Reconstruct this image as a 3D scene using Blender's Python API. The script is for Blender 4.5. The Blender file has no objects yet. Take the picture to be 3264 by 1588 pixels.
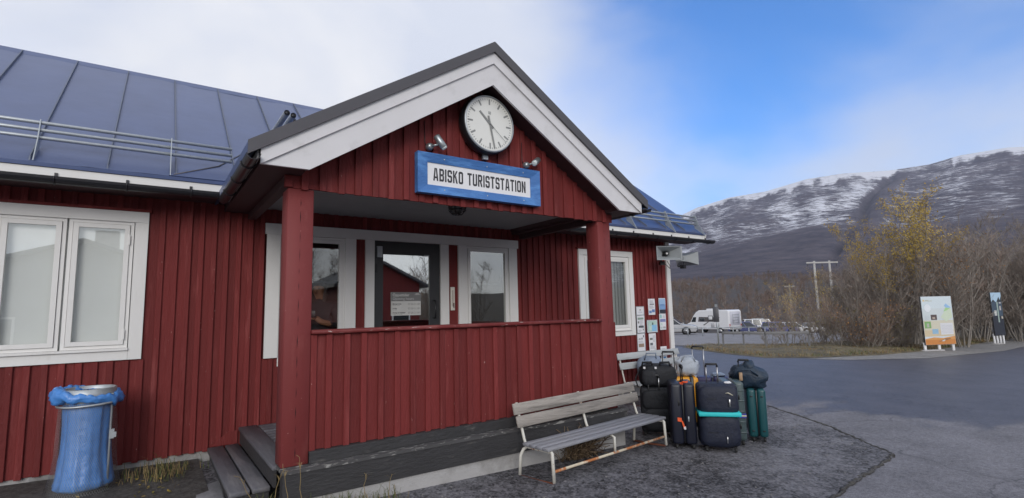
import bpy, bmesh, math, random
from mathutils import Vector, Matrix, noise
R = math.radians
random.seed(7)
scene = bpy.context.scene
COL = scene.collection

# ------------------------------------------------------------------ camera
cam_d = bpy.data.cameras.new('camera'); cam = bpy.data.objects.new('camera', cam_d); COL.objects.link(cam)
cam_d.sensor_width = 36.0; cam_d.lens = 36.0*1646.263/3264.0
cam_d.clip_start = 0.05; cam_d.clip_end = 20000
CAM = Vector((-0.921, -4.527, 1.197))
yaw, pitch, roll = R(35.267), R(6.763), R(-1.371)
fw = Vector((math.sin(yaw)*math.cos(pitch), math.cos(yaw)*math.cos(pitch), math.sin(pitch)))
rt = Vector((math.cos(yaw), -math.sin(yaw), 0)); up = rt.cross(fw)
r2 = rt*math.cos(roll)+up*math.sin(roll); u2 = -rt*math.sin(roll)+up*math.cos(roll)
cam.matrix_world = Matrix(((r2.x,u2.x,-fw.x,CAM.x),(r2.y,u2.y,-fw.y,CAM.y),(r2.z,u2.z,-fw.z,CAM.z),(0,0,0,1)))
scene.camera = cam

# ------------------------------------------------------------------ world
SUN_EL, SUN_AZ = 20.0, 209.0        # azimuth clockwise from +Y
world = bpy.data.worlds.new('World'); scene.world = world; world.use_nodes = True
nt = world.node_tree; nt.nodes.clear()
def N(t, k, **kw):
    n = t.nodes.new(k)
    for a, b in kw.items():
        if a[0] == '_': n.inputs[a[1:]].default_value = b
        else: setattr(n, a, b)
    return n
def MATH(t, op, a, b=None, clamp=False):
    n = t.nodes.new('ShaderNodeMath'); n.operation = op; n.use_clamp = clamp
    for i, v in enumerate((a, b)):
        if v is None: continue
        if isinstance(v, (int, float)): n.inputs[i].default_value = v
        else: t.links.new(v, n.inputs[i])
    return n.outputs[0]
sky = N(nt, 'ShaderNodeTexSky', sky_type='NISHITA', sun_disc=False, sun_elevation=R(SUN_EL), sun_rotation=R(SUN_AZ),
        altitude=400, air_density=1.0, dust_density=0.4, ozone_density=2.5)
tc = N(nt, 'ShaderNodeTexCoord')
dotn = N(nt, 'ShaderNodeVectorMath', operation='DOT_PRODUCT'); dotn.inputs[1].default_value = (0.775, 0.304, 0.554)
nt.links.new(tc.outputs['Generated'], dotn.inputs[0])
n1 = N(nt, 'ShaderNodeTexNoise', _Scale=2.1, _Detail=5.0, _Roughness=0.5, _Distortion=0.35)
n2 = N(nt, 'ShaderNodeTexNoise', _Scale=1.0, _Detail=2.0)
mp = N(nt, 'ShaderNodeMapping'); mp.inputs['Scale'].default_value = (1, 1, 1.6); mp.inputs['Location'].default_value = (3.7, 1.2, 0.4)
nt.links.new(tc.outputs['Generated'], mp.inputs['Vector'])
nt.links.new(mp.outputs[0], n1.inputs['Vector']); nt.links.new(mp.outputs[0], n2.inputs['Vector'])
f = MATH(nt, 'ADD', dotn.outputs['Value'], MATH(nt, 'MULTIPLY', MATH(nt, 'SUBTRACT', n1.outputs['Fac'], 0.5), 0.22))
hole = N(nt, 'ShaderNodeMapRange', interpolation_type='SMOOTHSTEP'); hole.inputs['From Min'].default_value = 0.84; hole.inputs['From Max'].default_value = 0.985
nt.links.new(f, hole.inputs['Value'])
# broken gaps elsewhere in the same cloud deck
gap = N(nt, 'ShaderNodeMapRange', interpolation_type='SMOOTHSTEP'); gap.inputs['From Min'].default_value = 0.56; gap.inputs['From Max'].default_value = 0.72
gap.inputs['To Max'].default_value = 0.5
nt.links.new(n2.outputs['Fac'], gap.inputs['Value'])
sepd = N(nt, 'ShaderNodeSeparateXYZ'); nt.links.new(tc.outputs['Generated'], sepd.inputs[0])
low = N(nt, 'ShaderNodeMapRange', interpolation_type='SMOOTHSTEP'); low.inputs['From Min'].default_value = 0.02; low.inputs['From Max'].default_value = 0.34
nt.links.new(MATH(nt, 'ADD', sepd.outputs[2], MATH(nt, 'MULTIPLY', MATH(nt, 'SUBTRACT', n1.outputs['Fac'], 0.5), 0.5)), low.inputs['Value'])
clear = MATH(nt, 'MULTIPLY', MATH(nt, 'MAXIMUM', hole.outputs[0], gap.outputs[0], True), low.outputs[0], True)
cr = N(nt, 'ShaderNodeValToRGB'); cr.color_ramp.elements[0].position = 0.36; cr.color_ramp.elements[1].position = 0.62
cr.color_ramp.elements[0].color = (6.3, 6.7, 7.7, 1); cr.color_ramp.elements[1].color = (8.6, 8.55, 8.6, 1)
nt.links.new(n1.outputs['Fac'], cr.inputs[0])
skc = N(nt, 'ShaderNodeMixRGB', blend_type='MULTIPLY'); skc.inputs[0].default_value = 1; skc.inputs[2].default_value = (.58, 1.25, 1.95, 1)
nt.links.new(sky.outputs[0], skc.inputs[1])
mixw = N(nt, 'ShaderNodeMixRGB'); nt.links.new(clear, mixw.inputs[0]); nt.links.new(cr.outputs[0], mixw.inputs[1]); nt.links.new(skc.outputs[0], mixw.inputs[2])
bg = N(nt, 'ShaderNodeBackground', _Strength=0.1); nt.links.new(mixw.outputs[0], bg.inputs[0])
wo = N(nt, 'ShaderNodeOutputWorld'); nt.links.new(bg.outputs[0], wo.inputs[0])
# ------------------------------------------------------------------ sun (veiled by thin cloud: soft)
sl = bpy.data.lights.new('sun', 'SUN'); sl.energy = 1.5; sl.angle = R(28); sl.color = (1, 0.95, 0.88)
sun = bpy.data.objects.new('sun', sl); COL.objects.link(sun); sun.location = (0, -20, 30)
sdir = Vector((math.sin(R(SUN_AZ))*math.cos(R(SUN_EL)), math.cos(R(SUN_AZ))*math.cos(R(SUN_EL)), math.sin(R(SUN_EL))))
sun.rotation_euler = sdir.to_track_quat('Z', 'Y').to_euler()
# ------------------------------------------------------------------ exposure
vs = scene.view_settings; vs.view_transform = 'Standard'; vs.look = 'None'; vs.gamma = 1; vs.exposure = 0.28; vs.use_curve_mapping = False
scene.cycles.use_denoising = True; scene.cycles.max_bounces = 8; scene.cycles.transparent_max_bounces = 16
scene.cycles.volume_bounces = 0; scene.cycles.sample_clamp_indirect = 6

# ------------------------------------------------------------------ materials
def mat(name, col, rough=0.6, metal=0.0, var=0.15, nscale=6.0, stretch=(1,1,1), bump=0.0, bscale=40.0, bstretch=None, obj=0.0, spec=0.5,
        col2=None, c2scale=3.0, c2lo=0.5, c2hi=0.65, coat=0.0, fleck=None):
    m = bpy.data.materials.new(name); m.use_nodes = True; t = m.node_tree
    b = t.nodes['Principled BSDF']; b.inputs['Roughness'].default_value = rough; b.inputs['Metallic'].default_value = metal
    b.inputs['Specular IOR Level'].default_value = spec; b.inputs['Coat Weight'].default_value = coat
    g = N(t, 'ShaderNodeNewGeometry')
    def noise_at(sc, st, det=4.0):
        mpn = N(t, 'ShaderNodeMapping'); mpn.inputs['Scale'].default_value = st; t.links.new(g.outputs['Position'], mpn.inputs[0])
        nn = N(t, 'ShaderNodeTexNoise', _Scale=sc, _Detail=det, _Roughness=0.6); t.links.new(mpn.outputs[0], nn.inputs['Vector']); return nn.outputs['Fac']
    c = tuple(col)+(1,)
    src = None
    if col2 is not None:
        mr = N(t, 'ShaderNodeMapRange'); mr.inputs['From Min'].default_value = c2lo; mr.inputs['From Max'].default_value = c2hi
        t.links.new(noise_at(c2scale, stretch, 6.0), mr.inputs['Value'])
        mx = N(t, 'ShaderNodeMixRGB'); mx.inputs[1].default_value = c; mx.inputs[2].default_value = tuple(col2)+(1,)
        t.links.new(mr.outputs[0], mx.inputs[0]); src = mx.outputs[0]
    if fleck is not None:
        fc, fs_, flo, fhi, fst = fleck
        mr = N(t, 'ShaderNodeMapRange'); mr.inputs['From Min'].default_value = flo; mr.inputs['From Max'].default_value = fhi
        t.links.new(noise_at(fs_, fst, 3.0), mr.inputs['Value'])
        mx = N(t, 'ShaderNodeMixRGB'); mx.inputs[1].default_value = c; mx.inputs[2].default_value = tuple(fc)+(1,)
        if src: t.links.new(src, mx.inputs[1])
        t.links.new(mr.outputs[0], mx.inputs[0]); src = mx.outputs[0]
    h = N(t, 'ShaderNodeHueSaturation'); h.inputs['Color'].default_value = c
    if src: t.links.new(src, h.inputs['Color'])
    v = MATH(t, 'ADD', MATH(t, 'MULTIPLY', noise_at(nscale, stretch), 2*var), 1-var)
    if obj:
        oi = N(t, 'ShaderNodeObjectInfo')
        v = MATH(t, 'ADD', v, MATH(t, 'MULTIPLY', MATH(t, 'SUBTRACT', oi.outputs['Random'], 0.5), obj))
    t.links.new(v, h.inputs['Value']); t.links.new(h.outputs[0], b.inputs['Base Color'])
    if bump:
        bn = N(t, 'ShaderNodeBump', _Strength=bump, _Distance=0.02); t.links.new(noise_at(bscale, bstretch or stretch, 5.0), bn.inputs['Height'])
        t.links.new(bn.outputs[0], b.inputs['Normal'])
    return m
M = {}
M['red'] = mat('red_paint', (.160,.024,.023), .70, spec=.28, var=.24, nscale=9, stretch=(1,1,.10), bump=.4, bscale=60, bstretch=(1,1,.25), obj=.34, col2=(.23,.050,.047), c2scale=16, c2lo=.56, c2hi=.74, fleck=((.42,.24,.22),38,.71,.76,(1,1,.45)))
M['redpost'] = mat('red_post_paint', (.19,.034,.034), .62, spec=.35, var=.10, nscale=6, stretch=(1,1,.3), bump=.10, bscale=30, bstretch=(1,1,2.2), col2=(.23,.053,.05), c2scale=9, c2lo=.55, c2hi=.75, fleck=((.40,.22,.2),30,.70,.76,(1,1,1.6)))
M['rail'] = mat('worn_rail_paint', (.15,.022,.022), .6, var=.15, nscale=8, stretch=(.3,1,1), spec=.35, bump=.15, bscale=30, col2=(.22,.06,.055), c2scale=14, fleck=((.52,.46,.42),42,.64,.69,(.25,1,1)))
M['crack'] = mat('dark_crack', (.03,.008,.008), .9)
M['white'] = mat('white_paint', (.72,.71,.69), .5, var=.05, nscale=5, stretch=(1,1,.4), bump=.1, obj=.05, col2=(.6,.58,.55), c2scale=7, c2lo=.66, c2hi=.8)
M['whitefascia'] = mat('white_fascia_paint', (.64,.63,.64), .5, var=.07, nscale=3, col2=(.52,.51,.51), c2scale=5, c2lo=.55, c2hi=.8)
M['roof'] = mat('roof_sheet_metal', (.072,.102,.215), .36, metal=.3, var=.2, nscale=2.5, bump=.15, bscale=3.5, obj=.08, spec=.6)
M['seam'] = mat('roof_seam_metal', (.13,.15,.20), .5, metal=.35, var=.2, nscale=20)
M['verge'] = mat('verge_flashing_metal', (.085,.082,.09), .45, metal=.3, var=.1)
M['galv'] = mat('galvanised_steel', (.42,.45,.47), .45, metal=.6, var=.2, nscale=25)
M['gutter'] = mat('black_gutter_steel', (.018,.018,.022), .4, var=.2)
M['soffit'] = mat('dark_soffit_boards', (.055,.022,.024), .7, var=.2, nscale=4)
M['ceil'] = mat('grey_painted_ceiling', (.30,.31,.32), .6, var=.06)
M['darkwood'] = mat('black_stained_timber', (.036,.035,.037), .6, var=.35, nscale=10, stretch=(.3,1,1), bump=.4, bscale=40, col2=(.10,.095,.09), c2scale=16, c2lo=.62, c2hi=.75)
M['flake'] = mat('flaking_white_paint', (.07,.068,.07), .8, var=.3, nscale=20, col2=(.30,.295,.28), c2scale=30, c2lo=.55, c2hi=.62, stretch=(.35,1,1))
M['deckwood'] = mat('grey_stained_planks', (.105,.105,.12), .6, var=.25, nscale=12, stretch=(1,.15,1), bump=.5, bscale=30, bstretch=(1,.2,1), obj=.2, col2=(.16,.155,.165), c2scale=9)
M['concrete'] = mat('plinth_render', (.40,.39,.385), .85, var=.12, nscale=5, bump=.3, bscale=50, col2=(.27,.26,.25), c2scale=3)
M['stone'] = mat('stone_slab', (.17,.17,.18), .8, var=.2, nscale=6, bump=.5, bscale=22, col2=(.25,.25,.26))
M['door'] = mat('dark_door_paint', (.03,.031,.033), .4, var=.1)
M['blind'] = mat('pale_blind', (.86,.89,.86), .8, var=.06, nscale=1.2)
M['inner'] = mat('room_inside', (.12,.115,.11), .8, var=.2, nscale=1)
M['black'] = mat('black_plastic', (.012,.012,.014), .4, var=.2)
M['blacksoft'] = mat('black_nylon', (.010,.011,.015), .7, var=.3, nscale=30, bump=.5, bscale=18)
M['navysoft'] = mat('navy_nylon', (.010,.014,.032), .62, var=.3, nscale=20, bump=.5, bscale=16)
M['navyduf'] = mat('blue_black_nylon', (.012,.028,.052), .5, var=.3, nscale=14, bump=1.0, bscale=11)
M['blackhard'] = mat('black_hard_shell', (.010,.012,.024), .38, var=.15)
M['greyshell'] = mat('grey_green_shell', (.065,.095,.10), .36, var=.12)
M['tealshell'] = mat('teal_shell', (.011,.075,.086), .36, var=.12)
M['yellow'] = mat('yellow_shell', (.75,.33,.012), .4, var=.08)
M['cyan'] = mat('cyan_webbing', (.03,.56,.58), .6, var=.08)
M['bluestrap'] = mat('blue_webbing', (.04,.04,.28), .6)
M['cream'] = mat('cream_webbing', (.62,.58,.45), .6)
M['silverbag'] = mat('silver_grey_nylon', (.42,.46,.52), .45, var=.15, nscale=10, bump=1.0, bscale=10)
M['greybag'] = mat('blue_grey_nylon', (.22,.27,.36), .55, var=.15, nscale=10, bump=1.0, bscale=10)
M['purple'] = mat('dark_indigo_shell', (.03,.028,.09), .4, var=.15)
M['orange'] = mat('orange_tag', (.85,.12,.03), .5)
M['brown'] = mat('buff_label', (.42,.28,.17), .6)
M['alu'] = mat('aluminium_tube', (.55,.55,.55), .3, metal=.9, var=.1)
M['wheel'] = mat('rubber_wheel', (.02,.02,.02), .6)
M['benchwood'] = mat('weathered_bench_wood', (.33,.30,.27), .8, var=.35, nscale=26, stretch=(.05,1,1), bump=.7, bscale=60, bstretch=(.08,1,1), obj=.15, col2=(.18,.165,.15), c2scale=12)
M['seatwood'] = mat('grey_bench_seat_wood', (.25,.255,.285), .7, var=.3, nscale=26, stretch=(.05,1,1), bump=.6, bscale=60, bstretch=(.08,1,1), obj=.15, col2=(.30,.30,.32), c2scale=10)
M['bench2'] = mat('pale_grey_bench_wood', (.40,.42,.43), .75, var=.25, nscale=20, stretch=(.08,1,1), bump=.5, bscale=50, obj=.1)
M['benchpaint'] = mat('chipped_white_tube', (.62,.60,.54), .5, var=.15, nscale=12, col2=(.30,.13,.06), c2scale=13, c2lo=.60, c2hi=.66)
M['rust'] = mat('rusty_tube', (.62,.55,.42), .7, var=.2, nscale=10, col2=(.42,.15,.05), c2scale=6, c2lo=.47, c2hi=.56)
M['rustdark'] = mat('brown_rust', (.16,.055,.03), .85, var=.3, nscale=20)
M['binmesh'] = mat('wire_mesh_steel', (.34,.345,.34), .5, metal=.5, var=.25, nscale=20)
M['bag'] = mat('blue_polythene', (.07,.24,.62), .32, var=.25, nscale=7, bump=1.0, bscale=7, spec=.6)
M['clockface'] = mat('clock_face', (.72,.72,.68), .25, var=.02, coat=.5)
M['clockink'] = mat('clock_markings', (.23,.235,.23), .5)
M['ink'] = mat('dark_lettering', (.035,.035,.04), .5)
M['signwhite'] = mat('sign_white', (.76,.76,.77), .45, var=.03)
M['blue'] = mat('blue_frame_paint', (.055,.17,.44), .55, var=.2, nscale=9, stretch=(.3,1,1), bump=.6, bscale=30, bstretch=(.3,1,1), col2=(.10,.27,.60), c2scale=10)
M['screw'] = mat('screw_steel', (.6,.6,.58), .3, metal=.8)
M['lampmetal'] = mat('lamp_casting', (.35,.38,.39), .35, metal=.7, var=.2)
M['lampglass'] = mat('lamp_glass', (.55,.6,.6), .15, coat=.5)
M['horn'] = mat('grey_horn_plastic', (.30,.32,.33), .5, var=.15, nscale=6)
M['paper'] = mat('notice_paper', (.72,.72,.74), .6, var=.04)
M['therm'] = mat('thermometer_cream', (.75,.72,.64), .5)
M['hourgrey'] = mat('hours_sign_grey', (.19,.19,.19), .5)
M['hourwhite'] = mat('hours_sign_white', (.58,.58,.56), .5)
PR = {}
def pr(col):
    k = tuple(round(c,3) for c in col)
    if k not in PR: PR[k] = mat('print_%02x%02x%02x' % tuple(int(255*c) for c in k), k, .55, var=.12, nscale=30)
    return PR[k]

def glass_mat(name, refl, tint=(.75,.78,.76)):
    m = bpy.data.materials.new(name); m.use_nodes = True; t = m.node_tree; t.nodes.clear()
    o = N(t, 'ShaderNodeOutputMaterial'); mx = N(t, 'ShaderNodeMixShader'); mx.inputs[0].default_value = refl
    tr = N(t, 'ShaderNodeBsdfTransparent'); tr.inputs[0].default_value = tint+(1,)
    gl = N(t, 'ShaderNodeBsdfGlossy'); gl.inputs['Roughness'].default_value = .015; gl.inputs[0].default_value = (.92,.95,.92,1)
    t.links.new(tr.outputs[0], mx.inputs[1]); t.links.new(gl.outputs[0], mx.inputs[2]); t.links.new(mx.outputs[0], o.inputs[0])
    return m
M['glass'] = glass_mat('window_glass', .62)
M['glassclear'] = glass_mat('window_glass_clear', .32, (.9,.92,.9))
M['glassdim'] = glass_mat('window_glass_dim', .20, (.95,.96,.95))
M['glassblind'] = glass_mat('window_glass_over_blind', .28, (1,1,1))
M['carglass'] = mat('car_glass', (.02,.026,.032), .08, spec=.8)

# ------------------------------------------------------------------ mesh helpers
class MB:
    def __init__(self): self.v = []; self.f = []; self.mi = []; self.mats = []; self.smooth = []
    def slot(self, m):
        if m not in self.mats: self.mats.append(m)
        return self.mats.index(m)
    def add(self, vs, fs, m=None, M4=None, smooth=False):
        o = len(self.v); k = self.slot(m) if m is not None else 0
        for p in vs:
            p = Vector(p)
            if M4 is not None: p = M4 @ p
            self.v.append(tuple(p))
        for q in fs: self.f.append([o+i for i in q]); self.mi.append(k); self.smooth.append(smooth)
        return self
    def box(self, a, b, m=None, M4=None):
        x0,y0,z0 = a; x1,y1,z1 = b
        vs = [(x0,y0,z0),(x1,y0,z0),(x1,y1,z0),(x0,y1,z0),(x0,y0,z1),(x1,y0,z1),(x1,y1,z1),(x0,y1,z1)]
        return self.add(vs, [(3,2,1,0),(4,5,6,7),(0,1,5,4),(1,2,6,5),(2,3,7,6),(3,0,4,7)], m, M4)
    def rbox(self, a, b, r=.01, seg=2, m=None, M4=None):
        bm = bmesh.new(); bmesh.ops.create_cube(bm, size=1)
        s = [b[i]-a[i] for i in range(3)]; c = [(a[i]+b[i])/2 for i in range(3)]
        for v in bm.verts: v.co = Vector((c[0]+v.co.x*s[0], c[1]+v.co.y*s[1], c[2]+v.co.z*s[2]))
        bmesh.ops.bevel(bm, geom=bm.edges[:], offset=r, segments=seg, profile=.5, affect='EDGES')
        bm.verts.ensure_lookup_table(); bm.verts.index_update()
        vs = [v.co.copy() for v in bm.verts]; fs = [[v.index for v in f_.verts] for f_ in bm.faces]; bm.free()
        return self.add(vs, fs, m, M4, True)
    def prism(self, pts, y0, y1, m=None, M4=None, axis='y'):
        n = len(pts)
        if axis == 'y': A = [(x,y0,z) for x,z in pts]; B = [(x,y1,z) for x,z in pts]
        elif axis == 'x': A = [(y0,x,z) for x,z in pts]; B = [(y1,x,z) for x,z in pts]
        else: A = [(x,z,y0) for x,z in pts]; B = [(x,z,y1) for x,z in pts]
        fs = [list(range(n)), [2*n-1-i for i in range(n)]]
        for i in range(n): j = (i+1) % n; fs.append([i, i+n, j+n, j])
        return self.add(A+B, fs, m, M4)
    def tube(self, path, r, n=8, m=None, cap=True, M4=None, smooth=True):
        path = [Vector(p) for p in path]; rings = []; vs = []; fs = []
        rr = r if isinstance(r, (list, tuple)) else [r]*len(path)
        prev = None
        for i, p in enumerate(path):
            d = (path[min(i+1,len(path)-1)]-path[max(i-1,0)])
            d = d.normalized() if d.length > 1e-9 else Vector((0,0,1))
            if prev is None:
                a = Vector((0,0,1)) if abs(d.z) < .9 else Vector((1,0,0)); u = d.cross(a).normalized()
            else:
                u = prev-d*prev.dot(d); u = u.normalized() if u.length > 1e-6 else d.orthogonal().normalized()
            prev = u; w = d.cross(u)
            for k in range(n):
                t = 2*math.pi*k/n; vs.append(p+(u*math.cos(t)+w*math.sin(t))*rr[i])
        for i in range(len(path)-1):
            for k in range(n):
                a = i*n+k; b_ = i*n+(k+1) % n; fs.append((a, b_, b_+n, a+n))
        if cap: fs.append(list(range(n))[::-1]); fs.append([len(vs)-n+k for k in range(n)])
        return self.add(vs, fs, m, M4, smooth)
    def lathe(self, prof, n=24, m=None, M4=None, cap=True):
        vs = []; fs = []
        for r_, z in prof:
            for k in range(n): t = 2*math.pi*k/n; vs.append((r_*math.cos(t), r_*math.sin(t), z))
        for i in range(len(prof)-1):
            for k in range(n): a = i*n+k; b_ = i*n+(k+1) % n; fs.append((a, b_, b_+n, a+n))
        if cap: fs.append(list(range(n))[::-1]); fs.append([len(vs)-n+k for k in range(n)])
        return self.add(vs, fs, m, M4, True)
    def mesh(self, name, m=None):
        me = bpy.data.meshes.new(name); me.from_pydata(self.v, [], self.f)
        mats = self.mats or [m]
        for q in mats: me.materials.append(q if q is not None else m)
        me.polygons.foreach_set('material_index', self.mi); me.polygons.foreach_set('use_smooth', self.smooth)
        me.update(); return me
    def build(self, name, m=None, parent=None, M4=None):
        if m is not None and not self.mats: self.mats = [m]
        if m is not None: self.mats = [m if q is None else q for q in self.mats]
        o = bpy.data.objects.new(name, self.mesh(name, m)); COL.objects.link(o)
        if parent is not None: o.parent = parent
        if M4 is not None: o.matrix_local = M4
        return o
def ob(name, me, parent=None, loc=(0,0,0), rot=(0,0,0), scale=(1,1,1)):
    o = bpy.data.objects.new(name, me); COL.objects.link(o); o.parent = parent
    o.location = loc; o.rotation_euler = rot; o.scale = scale; return o
def tag(o, label=None, cat=None, group=None, kind=None):
    if label: o['label'] = label
    if cat: o['category'] = cat
    if group: o['group'] = group
    if kind: o['kind'] = kind
    return o
def empty(name, loc=(0,0,0), rz=0, label=None, cat=None, group=None):
    o = bpy.data.objects.new(name, None); COL.objects.link(o); o.location = loc; o.rotation_euler = (0,0,rz)
    o.empty_display_size = .1
    return tag(o, label, cat, group)
def T(x=0,y=0,z=0): return Matrix.Translation((x,y,z))
def RX(a): return Matrix.Rotation(R(a),4,'X')
def RY(a): return Matrix.Rotation(R(a),4,'Y')
def RZ(a): return Matrix.Rotation(R(a),4,'Z')
def fbm(x, y, z=0, o=4):
    return noise.fractal(Vector((x,y,z)), 1.0, 2.0, o)

# ------------------------------------------------------------------ ground
def clamp(v,a,b): return max(a,min(b,v))
def gz(x, y):
    r = math.hypot(x,y)
    z = -.29-.02*clamp(x,-2,5)-.03*clamp(2-y,0,3)-.027*max(0,r-7)-.024*max(0,min(r,105)-55)
    if r > 105:
        z += .027*(min(r,2000)-105)*1.0
        z += .082*(min(r,330)-105)*clamp((r-105)/80,0,1)
    return z
def clip_cell(poly, x0, y0, x1, y1):
    def cut(P, ax, val, keep_less):
        out = []
        for i in range(len(P)):
            a = P[i]; b = P[(i+1) % len(P)]
            ia = (a[ax] <= val) if keep_less else (a[ax] >= val); ib = (b[ax] <= val) if keep_less else (b[ax] >= val)
            if ia: out.append(a)
            if ia != ib:
                t = (val-a[ax])/(b[ax]-a[ax]); out.append((a[0]+(b[0]-a[0])*t, a[1]+(b[1]-a[1])*t))
        return out
    for ax, val, kl in ((0,x0,False),(0,x1,True),(1,y0,False),(1,y1,True)):
        poly = cut(poly, ax, val, kl)
        if len(poly) < 3: return []
    return poly
def sheet(name, poly, cell, dz, m, hf=None, kind='structure'):
    mb = MB(); xs = [p[0] for p in poly]; ys = [p[1] for p in poly]
    i0, i1 = math.floor(min(xs)/cell), math.ceil(max(xs)/cell); j0, j1 = math.floor(min(ys)/cell), math.ceil(max(ys)/cell)
    cache = {}; vs = []; fs = []
    def vid(p):
        k = (round(p[0],4), round(p[1],4))
        if k not in cache:
            cache[k] = len(vs); vs.append((p[0], p[1], gz(*p)+dz+(hf(*p) if hf else 0)))
        return cache[k]
    for i in range(i0,i1):
        for j in range(j0,j1):
            c = clip_cell(poly, i*cell, j*cell, (i+1)*cell, (j+1)*cell)
            if c:
                ids = []
                for p in c:
                    q = vid(p)
                    if not ids or ids[-1] != q: ids.append(q)
                if len(ids) > 2 and ids[0] == ids[-1]: ids.pop()
                if len(set(ids)) > 2: fs.append(ids)
    mb.add(vs, fs, m, smooth=True); o = mb.build(name); tag(o, kind=kind); return o

def asphalt_mat():
    m = bpy.data.materials.new('asphalt'); m.use_nodes = True; t = m.node_tree; b = t.nodes['Principled BSDF']
    g = N(t,'ShaderNodeNewGeometry')
    def nz(sc, det=5, st=(1,1,1), loc=(0,0,0)):
        mpn = N(t,'ShaderNodeMapping'); mpn.inputs['Scale'].default_value = st; mpn.inputs['Location'].default_value = loc; t.links.new(g.outputs['Position'], mpn.inputs[0])
        nn = N(t,'ShaderNodeTexNoise',_Scale=sc,_Detail=det,_Roughness=.62); t.links.new(mpn.outputs[0], nn.inputs['Vector']); return nn.outputs['Fac']
    # damp area out in the yard: distance along a line from the house corner, broken by noise
    sx = N(t,'ShaderNodeSeparateXYZ'); t.links.new(g.outputs['Position'], sx.inputs[0])
    dd = MATH(t,'ADD', MATH(t,'MULTIPLY', sx.outputs[0], .16), MATH(t,'MULTIPLY', sx.outputs[1], .05))
    wetv = MATH(t,'ADD', dd, MATH(t,'MULTIPLY', nz(.55,8,(.6,1.5,1),(2,0,0)), 1.5))
    wet = N(t,'ShaderNodeMapRange',interpolation_type='SMOOTHSTEP'); wet.inputs['From Min'].default_value = 1.98; wet.inputs['From Max'].default_value = 2.16
    t.links.new(wetv, wet.inputs['Value'])
    fine = nz(90,3); mid = nz(1.3,5); 
    grit = nz(26,6); v = MATH(t,'ADD', MATH(t,'ADD', MATH(t,'MULTIPLY', MATH(t,'SUBTRACT', fine, .5), 1.6), MATH(t,'MULTIPLY', MATH(t,'SUBTRACT', grit, .5), 1.3)), MATH(t,'ADD', MATH(t,'MULTIPLY', mid, .9), .35))
    dry = N(t,'ShaderNodeMixRGB',blend_type='MULTIPLY'); dry.inputs[0].default_value = 1; dry.inputs[1].default_value = (.20,.195,.215,1)
    comb = N(t,'ShaderNodeCombineXYZ'); [t.links.new(v, comb.inputs[i]) for i in range(3)]; t.links.new(comb.outputs[0], dry.inputs[2])
    wm = N(t,'ShaderNodeMixRGB'); t.links.new(wet.outputs[0], wm.inputs[0]); t.links.new(dry.outputs[0], wm.inputs[1])
    wc = N(t,'ShaderNodeMixRGB',blend_type='MULTIPLY'); wc.inputs[0].default_value = 1; wc.inputs[2].default_value = (.50,.49,.51,1); t.links.new(dry.outputs[0], wc.inputs[1]); t.links.new(wc.outputs[0], wm.inputs[2])
    ck_ = N(t,'ShaderNodeTexVoronoi',feature='DISTANCE_TO_EDGE',_Scale=.42); dv = N(t,'ShaderNodeVectorMath',operation='ADD'); t.links.new(g.outputs['Position'], dv.inputs[0])
    nd = N(t,'ShaderNodeTexNoise',_Scale=1.4,_Detail=5.0); t.links.new(g.outputs['Position'], nd.inputs['Vector']); t.links.new(nd.outputs['Color'], dv.inputs[1]); t.links.new(dv.outputs[0], ck_.inputs['Vector'])
    cm = N(t,'ShaderNodeMapRange'); cm.inputs['From Min'].default_value = .002; cm.inputs['From Max'].default_value = .010; cm.inputs['To Min'].default_value = .62; t.links.new(ck_.outputs['Distance'], cm.inputs['Value'])
    cx_ = N(t,'ShaderNodeCombineXYZ'); [t.links.new(cm.outputs[0], cx_.inputs[i]) for i in range(3)]
    fin = N(t,'ShaderNodeMixRGB',blend_type='MULTIPLY'); fin.inputs[0].default_value = 1; t.links.new(wm.outputs[0], fin.inputs[1]); t.links.new(cx_.outputs[0], fin.inputs[2])
    t.links.new(fin.outputs[0], b.inputs['Base Color'])
    rg = N(t,'ShaderNodeMapRange'); rg.inputs['To Min'].default_value = .8; rg.inputs['To Max'].default_value = .46; t.links.new(wet.outputs[0], rg.inputs['Value']); t.links.new(rg.outputs[0], b.inputs['Roughness'])
    bn = N(t,'ShaderNodeBump',_Strength=.35,_Distance=.01); t.links.new(nz(160,2), bn.inputs['Height']); t.links.new(bn.outputs[0], b.inputs['Normal'])
    return m
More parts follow.
